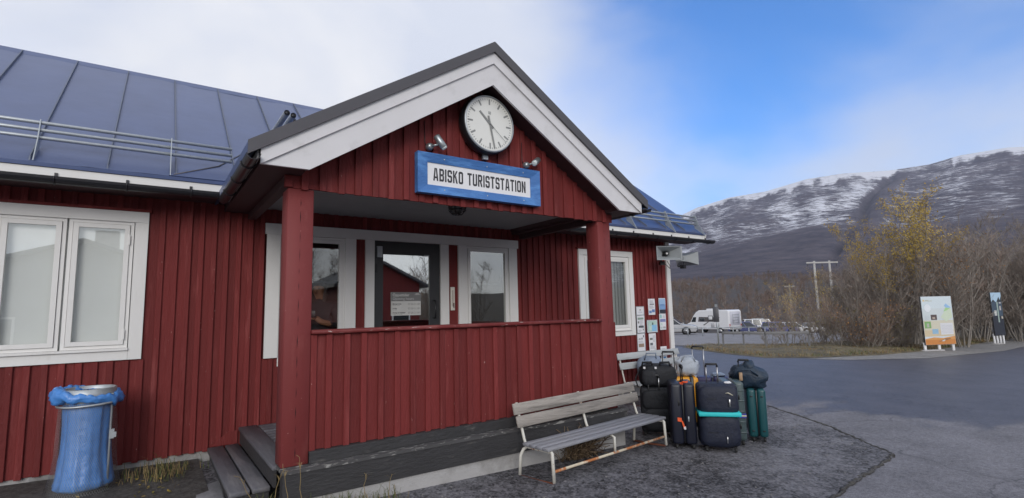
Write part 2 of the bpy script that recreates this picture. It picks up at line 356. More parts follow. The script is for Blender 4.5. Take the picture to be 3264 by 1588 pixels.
def gravel_mat(name, c1, c2, sc=55, bump=.9, st=(1,1,1)):
    m = bpy.data.materials.new(name); m.use_nodes = True; t = m.node_tree; b = t.nodes['Principled BSDF']; b.inputs['Roughness'].default_value = .8
    g = N(t,'ShaderNodeNewGeometry')
    vo = N(t,'ShaderNodeTexVoronoi',_Scale=sc); t.links.new(g.outputs['Position'], vo.inputs['Vector'])
    nn = N(t,'ShaderNodeTexNoise',_Scale=sc*.42,_Detail=6.0,_Roughness=.7); t.links.new(g.outputs['Position'], nn.inputs['Vector'])
    n3 = N(t,'ShaderNodeTexNoise',_Scale=.9,_Detail=4.0); t.links.new(g.outputs['Position'], n3.inputs['Vector'])
    v = MATH(t,'ADD', MATH(t,'MULTIPLY', vo.outputs['Color'], .45), MATH(t,'ADD', MATH(t,'MULTIPLY', nn.outputs['Fac'], 1.0), MATH(t,'MULTIPLY', n3.outputs['Fac'], .8)))
    n5 = N(t,'ShaderNodeTexNoise',_Scale=sc*.11,_Detail=7.0,_Roughness=.75); t.links.new(g.outputs['Position'], n5.inputs['Vector']); v = MATH(t,'ADD', v, MATH(t,'MULTIPLY', MATH(t,'SUBTRACT', n5.outputs['Fac'], .5), 1.1))
    mr = N(t,'ShaderNodeMapRange'); mr.inputs['From Min'].default_value = .85; mr.inputs['From Max'].default_value = 1.45; t.links.new(v, mr.inputs['Value'])
    mx = N(t,'ShaderNodeMixRGB'); mx.inputs[1].default_value = c1+(1,); mx.inputs[2].default_value = c2+(1,); t.links.new(mr.outputs[0], mx.inputs[0]); t.links.new(mx.outputs[0], b.inputs['Base Color'])
    bn = N(t,'ShaderNodeBump',_Strength=bump,_Distance=.015); t.links.new(v, bn.inputs['Height']); t.links.new(bn.outputs[0], b.inputs['Normal'])
    return m
M['drygrass'] = mat('dry_stems', (.20,.14,.085), .8, var=.3); M['drybrown'] = mat('brown_stems', (.075,.045,.03), .85, var=.3)
M['asphalt'] = asphalt_mat()
M['gravelpatch'] = gravel_mat('dark_gravel', (.016,.015,.018), (.23,.225,.245), 48, 1.0)
M['carpark'] = gravel_mat('car_park_gravel', (.17,.165,.175), (.27,.265,.28), 14)
M['shoulder'] = gravel_mat('shoulder_gravel', (.15,.145,.14), (.26,.25,.245), 22)
M['soil'] = gravel_mat('dark_soil', (.035,.032,.03), (.10,.095,.09), 38)
M['verge_soil'] = gravel_mat('verge_turf', (.06,.05,.028), (.17,.135,.07), 9)
M['moor'] = gravel_mat('birch_moor_floor', (.028,.022,.017), (.075,.056,.04), 1.2, .5)

# distant terrain sheet reaching past the mountain foot (polar grid)
mb = MB(); rad = [0,8,16,30,45,55,70,90,105,125,150,180,220,270,330,420,600,900,1400,2000,4000,9000]; na = 96; vs = []; fs = []
for i, r_ in enumerate(rad):
    for k in range(na):
        a = 2*math.pi*k/na; x, y = r_*math.sin(a), r_*math.cos(a)
        h = gz(x,y) if r_ <= 2000 else gz(2000*math.sin(a), 2000*math.cos(a))
        if r_ > 120: h += 3.5*fbm(x/60,y/60)*clamp((r_-120)/100,0,1)
        vs.append((x,y,h-.08))
for i in range(len(rad)-1):
    for k in range(na): a = i*na+k; b_ = i*na+(k+1) % na; fs.append((a,a+na,b_+na,b_))
mb.add(vs, fs, M['moor'], smooth=True); tag(mb.build('ground'), kind='structure')

yard = [(-14,1.9),(-14,-26),(60,-26),(62,10),(40,8),(30,9.0),(25.5,9.6),(23.2,12.2),(22,16),(20,30),(7.3,30),(7.3,1.9)]
sheet('asphalt_yard', yard, 1.0, 0.0, M['asphalt'])
patch = [(-.45,1.85),(-.45,-.1),(-1.2,-2.35),(3.95,-2.30),(4.80,-2.19),(5.85,-2.10),(6.70,-1.10),(7.41,.15),(7.6,1.96),(3.9,1.96),(3.9,1.0),(0,1.0),(0,1.85)]
PJ = []
for i in range(len(patch)):
    a, b_ = Vector(patch[i]), Vector(patch[(i+1) % len(patch)]); n_ = max(1, int((b_-a).length/.16))
    for k in range(n_):
        p = a.lerp(b_, k/n_); j = .03 if k else 0
        PJ.append((p.x+random.uniform(-j,j), p.y+random.uniform(-j,j)))
sheet('gravel_apron', PJ, .5, .012, M['gravelpatch'])
# dark joint where the apron meets the asphalt
jm = MB()
for a, b_ in (((5.85,-2.10),(6.70,-1.10)),((6.70,-1.10),(7.41,.15)),((4.8,-2.19),(5.85,-2.10)),((3.95,-2.30),(4.8,-2.19)),((2.6,-2.32),(3.95,-2.30))):
    a, b_ = Vector(a), Vector(b_); n_ = 26; pts = []
    for k in range(n_+1):
        p = a.lerp(b_, k/n_)+Vector((random.uniform(-.02,.02), random.uniform(-.02,.02))); pts.append((p.x, p.y, gz(p.x,p.y)+.006))
    jm.tube(pts, [random.uniform(.012,.024) for _ in pts], 5, M['soil'])
tag(jm.build('asphalt_joint'), kind='structure')
soil = [(-5,2.0),(-5,-.8),(-1.1,-.7),(-.56,.2),(-.40,.3),(-.40,1.98)]
sheet('soil_strip', soil, .5, .018, M['soil'])
cp = [(24.5,11),(26,9.6),(30,9.2),(60,14),(96,22),(100,50),(60,52),(34,44),(21.5,31),(21.6,16),(22.3,12.6)]
sheet('car_park', cp, 2.0, .03, M['carpark'])
shoulder = [(17.4,4.4),(18.05,3.3),(20.8,2.03),(28.3,1.6),(33.4,1.9),(60,4.0),(60,5.9),(33.3,4.0),(25.8,3.6),(21.2,3.8)]
sheet('gravel_shoulder', shoulder, 1.0, .008, M['shoulder'])
verge = [(19.9,10.5),(18.0,7.6),(17.0,5.5),(18.2,4.5),(21.2,3.6),(25.8,3.45),(33.3,3.85),(60,5.9),(70,8.5),(70,13),(38,8.6),(30,9.2),(25.5,9.7),(23.3,12.3),(21.3,12.2)]
def pdist(x,y,P):
    m_ = 9.
    for i in range(len(P)):
        ax,ay = P[i]; bx,by = P[(i+1) % len(P)]; dx,dy = bx-ax,by-ay; t = clamp(((x-ax)*dx+(y-ay)*dy)/(dx*dx+dy*dy),0,1)
        m_ = min(m_, math.hypot(x-ax-dx*t,y-ay-dy*t))
    return m_
def vh(x,y): return (.12+.08*fbm(x*.8,y*.8))*min(1,pdist(x,y,verge)/.7)-.012
sheet('grass_verge', verge, .5, .02, M['verge_soil'], vh)

# ------------------------------------------------------------------ station building
D = 2.0                       # main wall face
XM, SL = 1.895, .64           # porch centre line, porch roof slope
st = empty('station_building', (0,0,0), 0, 'red board-and-batten station building with dark blue metal roof and white-trimmed gabled porch', 'building')
XL, XR, ZB, ZT = -4.2, 7.47, -.20, 2.52
BOARD = {}
def piece(kind, w, t, L, m):
    k = (kind, round(w,3), round(t,3), round(L,2))
    if k not in BOARD:
        b = MB(); c = .004
        b.add([(0,t,0),(w,t,0),(w,t,L),(0,t,L),(c,0,0),(w-c,0,0),(w-c,0,L),(c,0,L),(0,c,0),(w,c,0),(w,c,L),(0,c,L)],
              [(4,5,6,7),(8,4,7,11),(5,9,10,6),(0,8,11,3),(9,1,2,10),(0,1,9,5,4,8),(3,11,7,6,10,2),(1,0,3,2)], m)
        BOARD[k] = b.mesh(kind)
    return BOARD[k]
def siding(parent, x0, x1, pitch, zfun, yb, m, holes=(), jit=.004, bw=.052, bt=.022):
    n = round((x1-x0)/pitch)
    for i in range(n):
        xa = x0+i*pitch
        z0, z1 = zfun(xa+pitch/2)
        iv = [(z0,z1)]
        for hx0,hx1,hz0,hz1 in holes:
            if xa+pitch*.5 > hx0 and xa+pitch*.5 < hx1:
                out = []
                for a, b in iv:
                    if hz0 > a: out.append((a, min(b,hz0)))
                    if hz1 < b: out.append((max(a,hz1), b))
                iv = [q for q in out if q[1]-q[0] > .02]
        for a, b in iv:
            ob('siding_board', piece('siding_board', pitch, .018, b-a, m), parent, (xa, yb+random.uniform(0,.002), a+random.uniform(-jit,jit)*.5))
        xb = xa-bw/2; iv = [zfun(xa)]
        for hx0,hx1,hz0,hz1 in holes:
            if xa > hx0-.02 and xa < hx1+.02:
                out = []
                for a, b in iv:
                    if hz0 > a: out.append((a, min(b,hz0)))
                    if hz1 < b: out.append((max(a,hz1), b))
                iv = [q for q in out if q[1]-q[0] > .02]
        if xa-bw/2 < x0-.001: xb = x0
        for a, b in iv:
            ob('batten', piece('batten', bw, bt, b-a, m), parent, (xb+random.uniform(-.004,.004), yb-bt-.001+random.uniform(0,.003), a+random.uniform(-jit,jit)-.006))
# wall core with openings
LW = (-2.62,-.942,.80,2.296); DG = (.36,3.78,-.1,2.272); DG1 = (.187,.36,.72,2.272); RW = (5.06,6.40,.70,2.215)
wall = MB()
def core(x0,x1,z0,z1): wall.box((x0,D+.03,z0),(x1,D+.12,z1))
core(XL,-2.55,ZB,ZT); core(-2.55,-1.0,ZB,.86); core(-2.55,-1.0,2.2,ZT); core(-1.0,.25,ZB,ZT); core(.25,3.70,2.14,ZT); core(.25,.34,ZB,2.14)
core(1.08,1.50,ZB,2.14); core(2.42,2.88,ZB,2.14); core(3.6,5.12,ZB,ZT); core(.34,1.08,ZB,.62); core(2.88,3.6,ZB,.62); core(5.12,6.34,ZB,.78); core(5.12,6.34,2.15,ZT); core(6.34,7.40,ZB,ZT)
wallo = wall.build('wall', M['red'], st)
siding(wallo, XL, 7.38, .1206, lambda x: (ZB, ZT), D, M['red'], (LW, DG, DG1, RW))
# end and rear walls
b = MB(); b.box((7.36,D+.13,ZB),(7.44,7.0,2.6)); b.box((XL,D+.13,ZB),(XL+.08,7.0,2.6)); b.box((XL+.1,6.9,ZB),(7.34,6.98,2.6))
b.prism([(D+.1,2.6),(6.95,2.6),(4.3,4.5)], 7.37,7.43, axis='x'); b.build('end_wall', M['red'], st)
b = MB(); b.box((7.365,D-.032,-.18),(7.475,D+.005,2.50)); b.box((7.442,D+.006,-.18),(7.475,D+.12,2.50)); b.build('corner_board', M['white'], st)
# plinth of main wall
MB().box((XL,D+.022,-.62),(-.05,D+.2,ZB-.004)).build('plinth', M['concrete'], st); MB().box((3.85,D+.022,-.75),(7.44,D+.2,ZB-.004)).build('plinth', M['concrete'], st)
b = MB()
for k in range(6): b.box((-1.72,D+.012,-.272+k*.011),(-1.56,D+.022,-.266+k*.011))
b.build('vent_grille', M['concrete'], st)
# room behind the glass
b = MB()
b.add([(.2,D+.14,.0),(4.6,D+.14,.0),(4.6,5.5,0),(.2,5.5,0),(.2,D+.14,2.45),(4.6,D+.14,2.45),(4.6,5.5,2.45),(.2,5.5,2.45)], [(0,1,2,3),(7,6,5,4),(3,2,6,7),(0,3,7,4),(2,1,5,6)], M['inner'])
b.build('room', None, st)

# ---- windows
def casing(par, x0,x1,z0,z1,w,y=D-.03,t=.03, top=True, bottom=True, m=None):
    m = m or M['white']
    MB().box((x0,y,z0),(x0+w,y+t,z1-w if top else z1)).build('casing_board', m, par)
    MB().box((x1-w,y,z0),(x1,y+t,z1-w if top else z1)).build('casing_board', m, par)
    if top: MB().box((x0-.0,y-.002,z1-w+.002),(x1+.0,y+t,z1)).build('casing_board', m, par)
    if bottom: MB().box((x0+w+.002,y+.002,z0),(x1-w-.002,y+t,z0+w*.8)).build('casing_board', m, par)
def frame(par, name, x0,x1,z0,z1,w,y,t,m=None):
    b = MB(); b.box((x0,y,z0),(x0+w,y+t,z1)); b.box((x1-w,y,z0),(x1,y+t,z1)); b.box((x0+w,y+.001,z1-w),(x1-w,y+t,z1)); b.box((x0+w,y+.001,z0),(x1-w,y+t,z0+w))
    return b.build(name, m or M['white'], par)
def pane(par, x0,x1,z0,z1,y,m): return MB().add([(x0,y,z0),(x1,y,z0),(x1,y,z1),(x0,y,z1)],[(0,1,2,3)],m).build('pane', None, par)
# left window, two casements over a pale blind
w = empty('window'); w.parent = st; w['label'] = 'two-light white window with pale blinds, left of the porch'
casing(w, -2.62,-.942,.80,2.296,.112)
MB().box((-2.70,D-.045,2.297),(-.925,D+.0,2.325)).build('drip_board', M['red'], w)
MB().box((-2.5,D-.05,.893),(-1.056,D-.004,.916)).build('sill', M['white'], w)
for a, c in ((-2.08,-1.590),(-1.574,-1.062)):
    frame(w,'frame',a,c,.918,2.186,.030,D-.012,.05)
    frame(w,'sash',a+.034,c-.034,.952,2.152,.042,D-.026,.05)
    pane(w,a+.074,c-.074,.992,2.112,D-.004,M['glassblind'])
frame(w,'frame',-2.5,-2.09,.918,2.186,.03,D-.012,.05); pane(w,-2.48,-2.1,.95,2.15,D-.004,M['glassblind'])
MB().box((-2.6,D+.05,.85),(-1.0,D+.056,2.21)).build('blind', M['blind'], w)
for z in (1.05,2.0): MB().box((-1.105,D-.034,z-.05),(-1.09,D-.027,z+.05)).build('hinge', M['white'], w)
# door group
dg = empty('entrance'); dg.parent = st; dg['label'] = 'dark glazed door between two narrow windows under one white header board'
MB().box((.170,D-.045,2.150),(3.782,D-.005,2.274)).build('header_board', M['white'], dg)
MB().box((.19,D-.034,.72),(.335,D-.002,2.149)).build('casing_board', M['white'], dg)
for x0,x1 in ((1.10,1.235),(1.36,1.478),(2.436,2.566),(2.724,2.855),(3.612,3.762)):
    MB().box((x0,D-.034,-.0),(x1,D-.002,2.149)).build('casing_board', M['white'], dg)
for x0,x1 in ((1.236,1.359),(2.567,2.723)): MB().box((x0,D-.004,0),(x1,D+.01,2.149)).build('panel', M['red'], dg)
for x0,x1,gm in ((.337,1.099,M['glassdim']),(2.857,3.61,M['glassclear'])):
    frame(dg,'frame',x0,x1,.62,2.147,.028,D-.014,.06); frame(dg,'sash',x0+.03,x1-.03,.66,2.115,.040,D-.024,.06)
    pane(dg,x0+.068,x1-.068,.70,2.077,D+.0,gm)
for z in (1.75,1.0): MB().box((3.565,D-.03,z-.04),(3.578,D-.0245,z+.04)).build('hinge', M['white'], dg)
b = MB(); b.box((.405,D+.004,1.590),(1.03,D+.02,1.612)); b.build('transom', M['black'], dg)
b = MB(); b.box((2.93,D+.004,1.592),(3.4,D+.012,1.600)); b.build('transom', M['black'], dg)
# a slim pale post and dark screen stand inside the right-hand light
MB().box((3.13,D+.35,.2),(3.16,D+.38,1.62)).build('inner_post', M['white'], dg)
MB().box((2.86,D+.06,.7),(2.99,D+.07,2.1)).build('inner_panel', M['black'], dg)
dl = MB(); dl.box((1.482,D-.006,0),(1.605,D+.05,2.146)); dl.box((2.275,D-.006,0),(2.43,D+.05,2.146)); dl.box((1.605,D-.006,1.975),(2.275,D+.05,2.146)); dl.box((1.605,D-.006,0),(2.275,D+.05,.25))
dlo = dl.build('door', M['door'], dg)
pane(dg,1.605,2.275,.25,1.975,D+.01,M['glass'])
MB().box((2.19,D-.014,1.972),(2.27,D-.007,1.986)).build('door_chain', M['galv'], dg)
MB().box((1.515,D-.03,1.93),(1.585,D-.007,2.075)).build('door_closer', M['galv'], dg)
MB().box((1.487,D-.02,1.72),(1.52,D-.007,1.84)).build('hinge', M['black'], dg)
b = MB(); b.tube([(2.34,D-.012,1.12),(2.34,D-.06,1.12),(2.34,D-.06,1.36),(2.34,D-.012,1.36)],.012,8); b.build('handle', M['black'], dg)
# right window
w = empty('window'); w.parent = st; w['label'] = 'white single window right of the porch, partly behind the right post'
casing(w, 5.06,6.40,.70,2.215,.10)
MB().box((5.02,D-.045,2.216),(6.44,D+0,2.24)).build('drip_board', M['red'], w)
frame(w,'frame',5.165,6.295,.80,2.11,.035,D-.014,.05); frame(w,'sash',5.202,6.258,.838,2.074,.05,D-.024,.05)
pane(w,5.25,6.21,.885,2.026,D-.002,M['glassclear'])
MB().box((5.17,D-.05,.786),(6.29,D-.004,.803)).build('sill', M['white'], w)
MB().box((5.15,D+.05,.8),(6.32,D+.056,2.13)).build('blind', mat('grey_blind',(.3,.31,.31),.8,var=.1,nscale=2), w)
for k in range(5): MB().box((5.9+k*.075,D+.03,.85),(5.93+k*.075+.02,D+.034,2.06)).build('curtain_fold', mat('curtain_grey%d'%k,(.45-.06*k,.46-.06*k,.46-.06*k),.8), w)
for z in (1.05,1.8): MB().box((6.24,D-.03,z-.05),(6.255,D-.0245,z+.05)).build('hinge', M['white'], w)

# ---- porch
po = empty('porch'); po.parent = st
for i, x0 in enumerate((0.0, 3.58)):
    p = MB(); p.rbox((x0,0,.002),(x0+.211,.211,2.262),.006,1)
    pobj = p.build('post', M['redpost'], po)
    if i == 0: pobj['label'] = 'thick red post with a long vertical crack, at the porch steps'
    # drying crack down the front face: a run of short dark slits
    c = MB(); xc = x0+.105
    z = .06
    while z < 2.2:
        L = random.uniform(.03,.16); wv = random.uniform(.0015,.005)
        xc += random.uniform(-.003,.003); xc = clamp(xc, x0+.09, x0+.12)
        c.add([(xc-.001,-.0015,z),(xc+wv,-.0015,z+L*.5),(xc,-.0015,z+L),(xc-wv*.6,-.0015,z+L*.55)], [(0,1,2,3)], M['crack']); z += L+random.uniform(.005,.07)
    co = c.build('crack', None, po); co['kind'] = 'stuff'
# low front wall with capping rail
fwall = MB().box((.212,.05,.10),(3.579,.12,1.02)).build('front_wall', M['red'], po)
siding(fwall, .212, 3.579, .1531, lambda x: (.10,1.035), .03, M['red'])
b = MB(); b.rbox((.212,-.02,1.036),(3.579,.14,1.072),.008,1); b.build('rail', M['rail'], po)
# timber beam, ledge and plinth under the porch
b = MB(); b.box((.213,-.02,.004),(3.60,.10,.098)); b.build('sole_plate', M['darkwood'], po)
b = MB(); b.box((-.005,-.108,-.026),(3.86,.20,.001)); b.build('ledge', M['flake'], po)
b = MB(); b.box((.0,-.10,-.235),(3.84,.0,-.027)); b.build('edge_beam', M['darkwood'], po)
b = MB(); b.box((.03,-.085,-.60),(3.80,.02,-.236)); b.build('plinth', M['concrete'], po); MB().box((3.72,.021,-.6),(3.80,1.98,-.236)).build('plinth', M['concrete'], po)
b = MB(); b.box((3.79,.03,.10),(3.84,1.96,1.02)); b.build('side_wall', M['red'], po)
dpm = MB().rbox((0,0,-.03),(3.62,.125,0),.003,1,M['deckwood']).mesh('deck_plank')
for k in range(14): ob('deck_plank', dpm, po, (.155,.13+k*.132,-.004+random.uniform(-.002,.002)))  # planks run along the porch
b = MB(); b.rbox((-.035,.12,-.036),(.15,1.985,.0),.006,1); b.build('deck_edge_board', M['deckwood'], po)
b = MB(); b.box((-.02,.13,-.17),(.0,1.98,-.037)); b.build('riser', M['darkwood'], po)
# ceiling and beams
b = MB()
for k in range(13): b.box((-.02,.06+k*.15,2.444),(3.88,.06+k*.15+.147,2.462))
b.build('ceiling', M['ceil'], po)
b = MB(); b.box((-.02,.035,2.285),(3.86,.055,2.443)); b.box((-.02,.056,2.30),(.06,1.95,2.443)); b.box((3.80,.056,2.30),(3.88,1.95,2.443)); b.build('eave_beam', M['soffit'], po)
# gable wall
gab = MB(); gab.prism([(-.02,2.27),(3.81,2.27),(3.81,2.42),(XM,3.54),(-.02,2.42)], .02,.034); gab = gab.build('gable_wall', M['red'], st)
siding(gab, -.028, 3.84, .1547, lambda x: (2.266, max(2.36, 3.565-SL*abs(x-XM))), 0.0, M['red'], jit=.008, bw=.058, bt=.024)
# verge boards and roof of the porch
YF = -.281
def zt(dx, z): return z-SL*abs(dx)
for s in (-1,1):
    def X(dx): return XM+s*dx
    MB().prism([(X(0),3.745),(X(0),3.510),(X(1.793),2.363),(X(2.158),2.361),(X(2.158),zt(2.158,3.745))][::s], YF, YF+.025).build('verge_board', M['whitefascia'], st)
    MB().prism([(X(0),3.872),(X(0),3.735),(X(2.158),zt(2.158,3.735)),(X(2.158),zt(2.158,3.872))][::s], YF-.022, YF-.001).build('verge_board', M['whitefascia'], st)
    # soffit / roof deck
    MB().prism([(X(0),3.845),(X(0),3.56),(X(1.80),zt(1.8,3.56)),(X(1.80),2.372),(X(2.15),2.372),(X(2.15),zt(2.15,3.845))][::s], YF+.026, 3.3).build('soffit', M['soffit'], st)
    MB().prism([(X(0),3.961),(X(0),3.852),(X(2.25),zt(2.25,3.852)),(X(2.25),zt(2.25,3.961))][::s], YF-.05, YF-.023).build('verge_flashing', M['verge'], st)
    for k in range(6):
        y0 = YF-.022+k*.56; y1 = min(y0+.555, 3.25)
        ro = MB().prism([(X(0.001),3.953),(X(.001),3.873),(X(2.25),zt(2.25,3.873)),(X(2.25),zt(2.25,3.953))][::s], y0, y1).build('roof_sheet', M['roof'], st)
    # gutter
    g = MB(); xg = X(2.215); n = 9
    sec = [(xg+.050*math.cos(math.pi+math.pi*k/(n-1)), 2.50-.12+.050*math.sin(math.pi+math.pi*k/(n-1))+.03) for k in range(n)]
    sec2 = [(xg+.045*math.cos(2*math.pi-math.pi*k/(n-1)), 2.50-.12+.045*math.sin(2*math.pi-math.pi*k/(n-1))+.03) for k in range(n)]
    yb = 1.46
    g.prism(sec+sec2, -.37, yb); go = g.build('gutter', M['gutter'], st)
    for y in (-.1,.45,1.0): MB().tube([(xg+.055*math.cos(math.pi+math.pi*k/8),y,2.41+.055*math.sin(math.pi+math.pi*k/8)) for k in range(9)],.006,5).build('gutter_bracket', M['gutter'], go)
    MB().box((min(X(2.16),X(2.175)),YF+.03,2.40),(max(X(2.16),X(2.175)),1.55,2.47)).build('eave_board', M['white'], st)

# ---- main roof
YE, ZE, YR, ZR = 1.553, 2.612, 4.24, 4.673
RV = Vector((0, YR-YE, ZR-ZE)); RLEN = RV.length; RU = RV.normalized(); RN = Vector((0,-RU.z,RU.y))
def rp(x, t, h=0): p = Vector((x,YE,ZE))+RU*t+RN*h; return (p.x,p.y,p.z)
xs0, pit = -2.384, .548
roof = empty('main_roof'); roof.parent = st
xe = [xs0+k*pit for k in range(-3,20)]; xe = [x for x in xe if x < 7.9]+[8.115]
for a, c in zip(xe[:-1], xe[1:]):
    q = MB(); nu, nv = 4, 7; vs = []; ph = random.uniform(0,9)
    for j in range(nv+1):
        t = RLEN*j/nv
        for i in range(nu+1):
            x = a+(c-a)*i/nu; h = .004*math.sin(i/nu*math.pi)*fbm(ph,j*.7,i*.5)*2
            if j == 0: h += .006*fbm(x*4,ph)
            vs.append(rp(x,t,h))
    fs = [(j*(nu+1)+i, j*(nu+1)+i+1, (j+1)*(nu+1)+i+1, (j+1)*(nu+1)+i) for j in range(nv) for i in range(nu)]
    q.add(vs, fs, M['roof'], smooth=True)
    e0 = [rp(a+(c-a)*i/nu,0,0) for i in range(nu+1)]; e1 = [(p[0],p[1]+.004,p[2]-.035) for p in e0]
    q.add(e0+e1, [(i+1,i,i+nu+1,i+nu+2) for i in range(nu)], M['roof'])
    so = q.build('roof_sheet', None, roof)
    if c < 8.1:
        b = MB(); b.add([rp(c-.007,.02,0),rp(c+.007,.02,0),rp(c+.007,RLEN,0),rp(c-.007,RLEN,0),rp(c-.004,.06,.028),rp(c+.004,.06,.028),rp(c+.004,RLEN-.03,.028),rp(c-.004,RLEN-.03,.028)],
                        [(4,5,6,7),(0,1,5,4),(1,2,6,5),(2,3,7,6),(3,0,4,7)], M['seam']); b.build('seam', None, roof)
x0r = xe[0]
b = MB(); b.prism([(YR-.10,ZR-.075),(YR,ZR+.02),(YR+.1,ZR-.075),(YR,ZR-.005)], x0r, 8.12, axis='x'); b.build('ridge_cap', M['roof'], roof)
b = MB(); b.add([(x0r,YR,ZR-.002),(8.115,YR,ZR-.002),(8.115,7.4,2.25),(x0r,7.4,2.25)],[(3,2,1,0)],M['roof']); b.build('rear_slope', None, roof)
b = MB(); b.prism([(1.6,2.585),(YR,ZR-.06),(YR,ZR-.10),(1.6,2.50)], x0r, 8.08, axis='x'); b.build('roof_deck', M['soffit'], roof)
b = MB(); b.prism([(YE-.01,ZE-.02),(YR,ZR-.01),(YR,ZR-.14),(YE+.02,ZE-.13)], 8.085, 8.11, axis='x'); b.build('barge_board', M['white'], roof)
b = MB(); b.box((x0r,1.57,2.455),(8.08,1.595,2.575)); b.build('eave_board', M['white'], roof)
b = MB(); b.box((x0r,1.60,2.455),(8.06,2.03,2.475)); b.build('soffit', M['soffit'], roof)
# valley flashing beside the porch
b = MB(); pts = [(-.80,.0),(-.30,.0),(.35,.55),(.55,1.05),(.02,1.0)]
b.add([rp(x,t,.012) for x,t in pts]+[rp(x,t,.0) for x,t in pts], [(0,1,2,3,4),(4,9,5,0),(0,5,6,1)], M['roof']); b.build('valley_flashing', None, roof)
b = MB(); b.tube([rp(-.76,.02,.012),rp(-.35,.36,.014),rp(.02,.98,.014)],.009,6,M['verge']); b.build('valley_fold', None, roof)
# main gutters, left and right of the porch
for x0,x1 in ((x0r,-.36),(4.15,8.25)):
    g = MB(); n = 9; yc, zc = 1.505, 2.475
    sec = [(yc+.062*math.cos(math.pi+math.pi*k/(n-1)), zc+.062*math.sin(math.pi+math.pi*k/(n-1))) for k in range(n)]
    sec2 = [(yc+.056*math.cos(2*math.pi-math.pi*k/(n-1)), zc+.056*math.sin(2*math.pi-math.pi*k/(n-1))) for k in range(n)]
    g.prism(sec+sec2, x0, x1, axis='x'); go = g.build('gutter', M['gutter'], roof)
    x = x0+.3
    while x < x1-.1:
        MB().tube([(x,yc+.067*math.cos(math.pi+math.pi*k/8),zc+.067*math.sin(math.pi+math.pi*k/8)) for k in range(9)],.006,5).build('gutter_bracket', M['gutter'], go)
        MB().box((x-.012,1.558,2.47),(x+.012,1.568,2.53)).build('gutter_hook', M['gutter'], go); x += .52
# snow guards
def guard(parent, x0, x1, t, hs, brs, sub='pipe'):
    s = empty('snow_guard'); s.parent = parent
    for i, (dt,h) in enumerate(hs): MB().tube([rp(x0,t+dt,h),rp(x1,t+dt,h)],.017,10).build('pipe', M['galv'], s)
    for x in brs:
        b = MB()
        pts = [(t-.32,.012),(t-.02,.012),(t+.16,.22),(t+.12,.235),(t-.06,.12)]
        b.add([rp(x-.004,q,h) for q,h in pts]+[rp(x+.004,q,h) for q,h in pts], [(0,1,2,3,4),(9,8,7,6,5)]+[(i,(i+1)%5+0,(i+1)%5+5,i+5)[::-1] for i in range(5)], M['galv'])
        b.box((0,0,0),(0.001,.001,.001), M['galv'], T(*rp(x,t-.1,.01))); b.build('bracket', None, s)
guard(roof, -3.6, -.23, .32, ((.0,.10),(.06,.15),(.12,.20)), (-2.9,-1.81,-.79))
guard(roof, 4.9, 8.02, .20, ((.0,.09),(.06,.14),(.12,.19)), (5.98,7.05,7.95))
# snow guard on the porch roof, seen end-on
s = empty('snow_guard'); s.parent = st
pn = Vector((-SL,0,1)).normalized()
for (x,y,z) in ((.025,.248,3.002),(.121,.447,3.063),(.170,.672,3.094)):
    q = MB(); q.tube([(x,y,z),(x,2.6,z)],.026,12,M['galv'],cap=False); q.tube([(x,y+.003,z),(x,y+.02,z)],.021,12,M['black']); q.build('pipe', None, s)
q = MB(); q.box((-.16,.16,0),(-.155,.40,.14)); q.box((-.2,.16,0),(.1,.40,.006)); q.build('bracket', M['galv'], s, T(.12,.35,2.80) @ RY(-32))

# ------------------------------------------------------------------ steps
s = empty('porch_steps', (-.16,1.1,gz(-.2,1.1)), 0, 'weathered dark wooden steps leading up to the left end of the porch deck', 'steps')
def child(b, name, m, par):
    o = b.build(name, m, par); o.matrix_parent_inverse = Matrix.Translation(par.location).inverted() if par.rotation_euler.z == 0 else par.matrix_basis.inverted(); return o
bpy.context.view_layer.update()
child(MB().rbox((-.325,.20,-.21),(-.178,1.97,-.168),.006,1), 'tread', M['deckwood'], s)
child(MB().rbox((-.160,.20,-.21),(-.03,1.97,-.168),.006,1), 'tread', M['deckwood'], s)
child(MB().box((-.30,.21,-.36),(-.275,1.96,-.211)), 'riser', M['darkwood'], s)
child(MB().box((-.30,.205,-.40),(-.04,.235,-.212)), 'stringer', M['darkwood'], s)
b = MB(); b.prism([(-.30,-.165),(-.045,-.165),(-.045,-.03),(-.13,-.03)], 1.972,1.984); child(b,'wall_stringer',M['red'],s)
sl_ = MB().rbox((-.56,.25,-.42),(-.335,1.55,-.298),.02,2).build('stone_slab', M['stone']); tag(sl_, 'flat grey stone slab lying in front of the wooden steps', 'slab')
sl_.rotation_euler = (0,0,R(-3)); sl_.location = (.0,-.03,0)

# ------------------------------------------------------------------ clock
ck = empty('station_clock', (1.925,-.035,3.14), 0, 'round white station clock on the porch gable above the name sign', 'clock')
RXF = RX(90)
MB().lathe([(.305,0),(.315,.03),(.315,.10),(.300,.125),(.288,.125)],48,cap=False).build('case', M['black'], ck, RXF)
MB().lathe([(.302,.1),(.306,.122),(.296,.131),(.288,.128)],48,cap=False).build('rim', M['galv'], ck, RXF)
MB().add([(.291*math.cos(R(k*7.5)),-.118,.291*math.sin(R(k*7.5))) for k in range(48)],[list(range(48))]).build('face', M['clockface'], ck)
def hand(ang, L0, L1, w0, w1, y):   # ang clockwise from 12
    a = R(ang); d = Vector((math.sin(a),0,math.cos(a))); n_ = Vector((math.cos(a),0,-math.sin(a)))
    P = [d*-L0+n_*w0, d*L1+n_*w1, d*L1-n_*w1, d*-L0-n_*w0]
    return MB().add([tuple(p+Vector((0,y,0))) for p in P]+[tuple(p+Vector((0,y+.003,0))) for p in P], [(0,1,2,3),(7,6,5,4),(0,4,5,1),(1,5,6,2),(2,6,7,3),(3,7,4,0)])
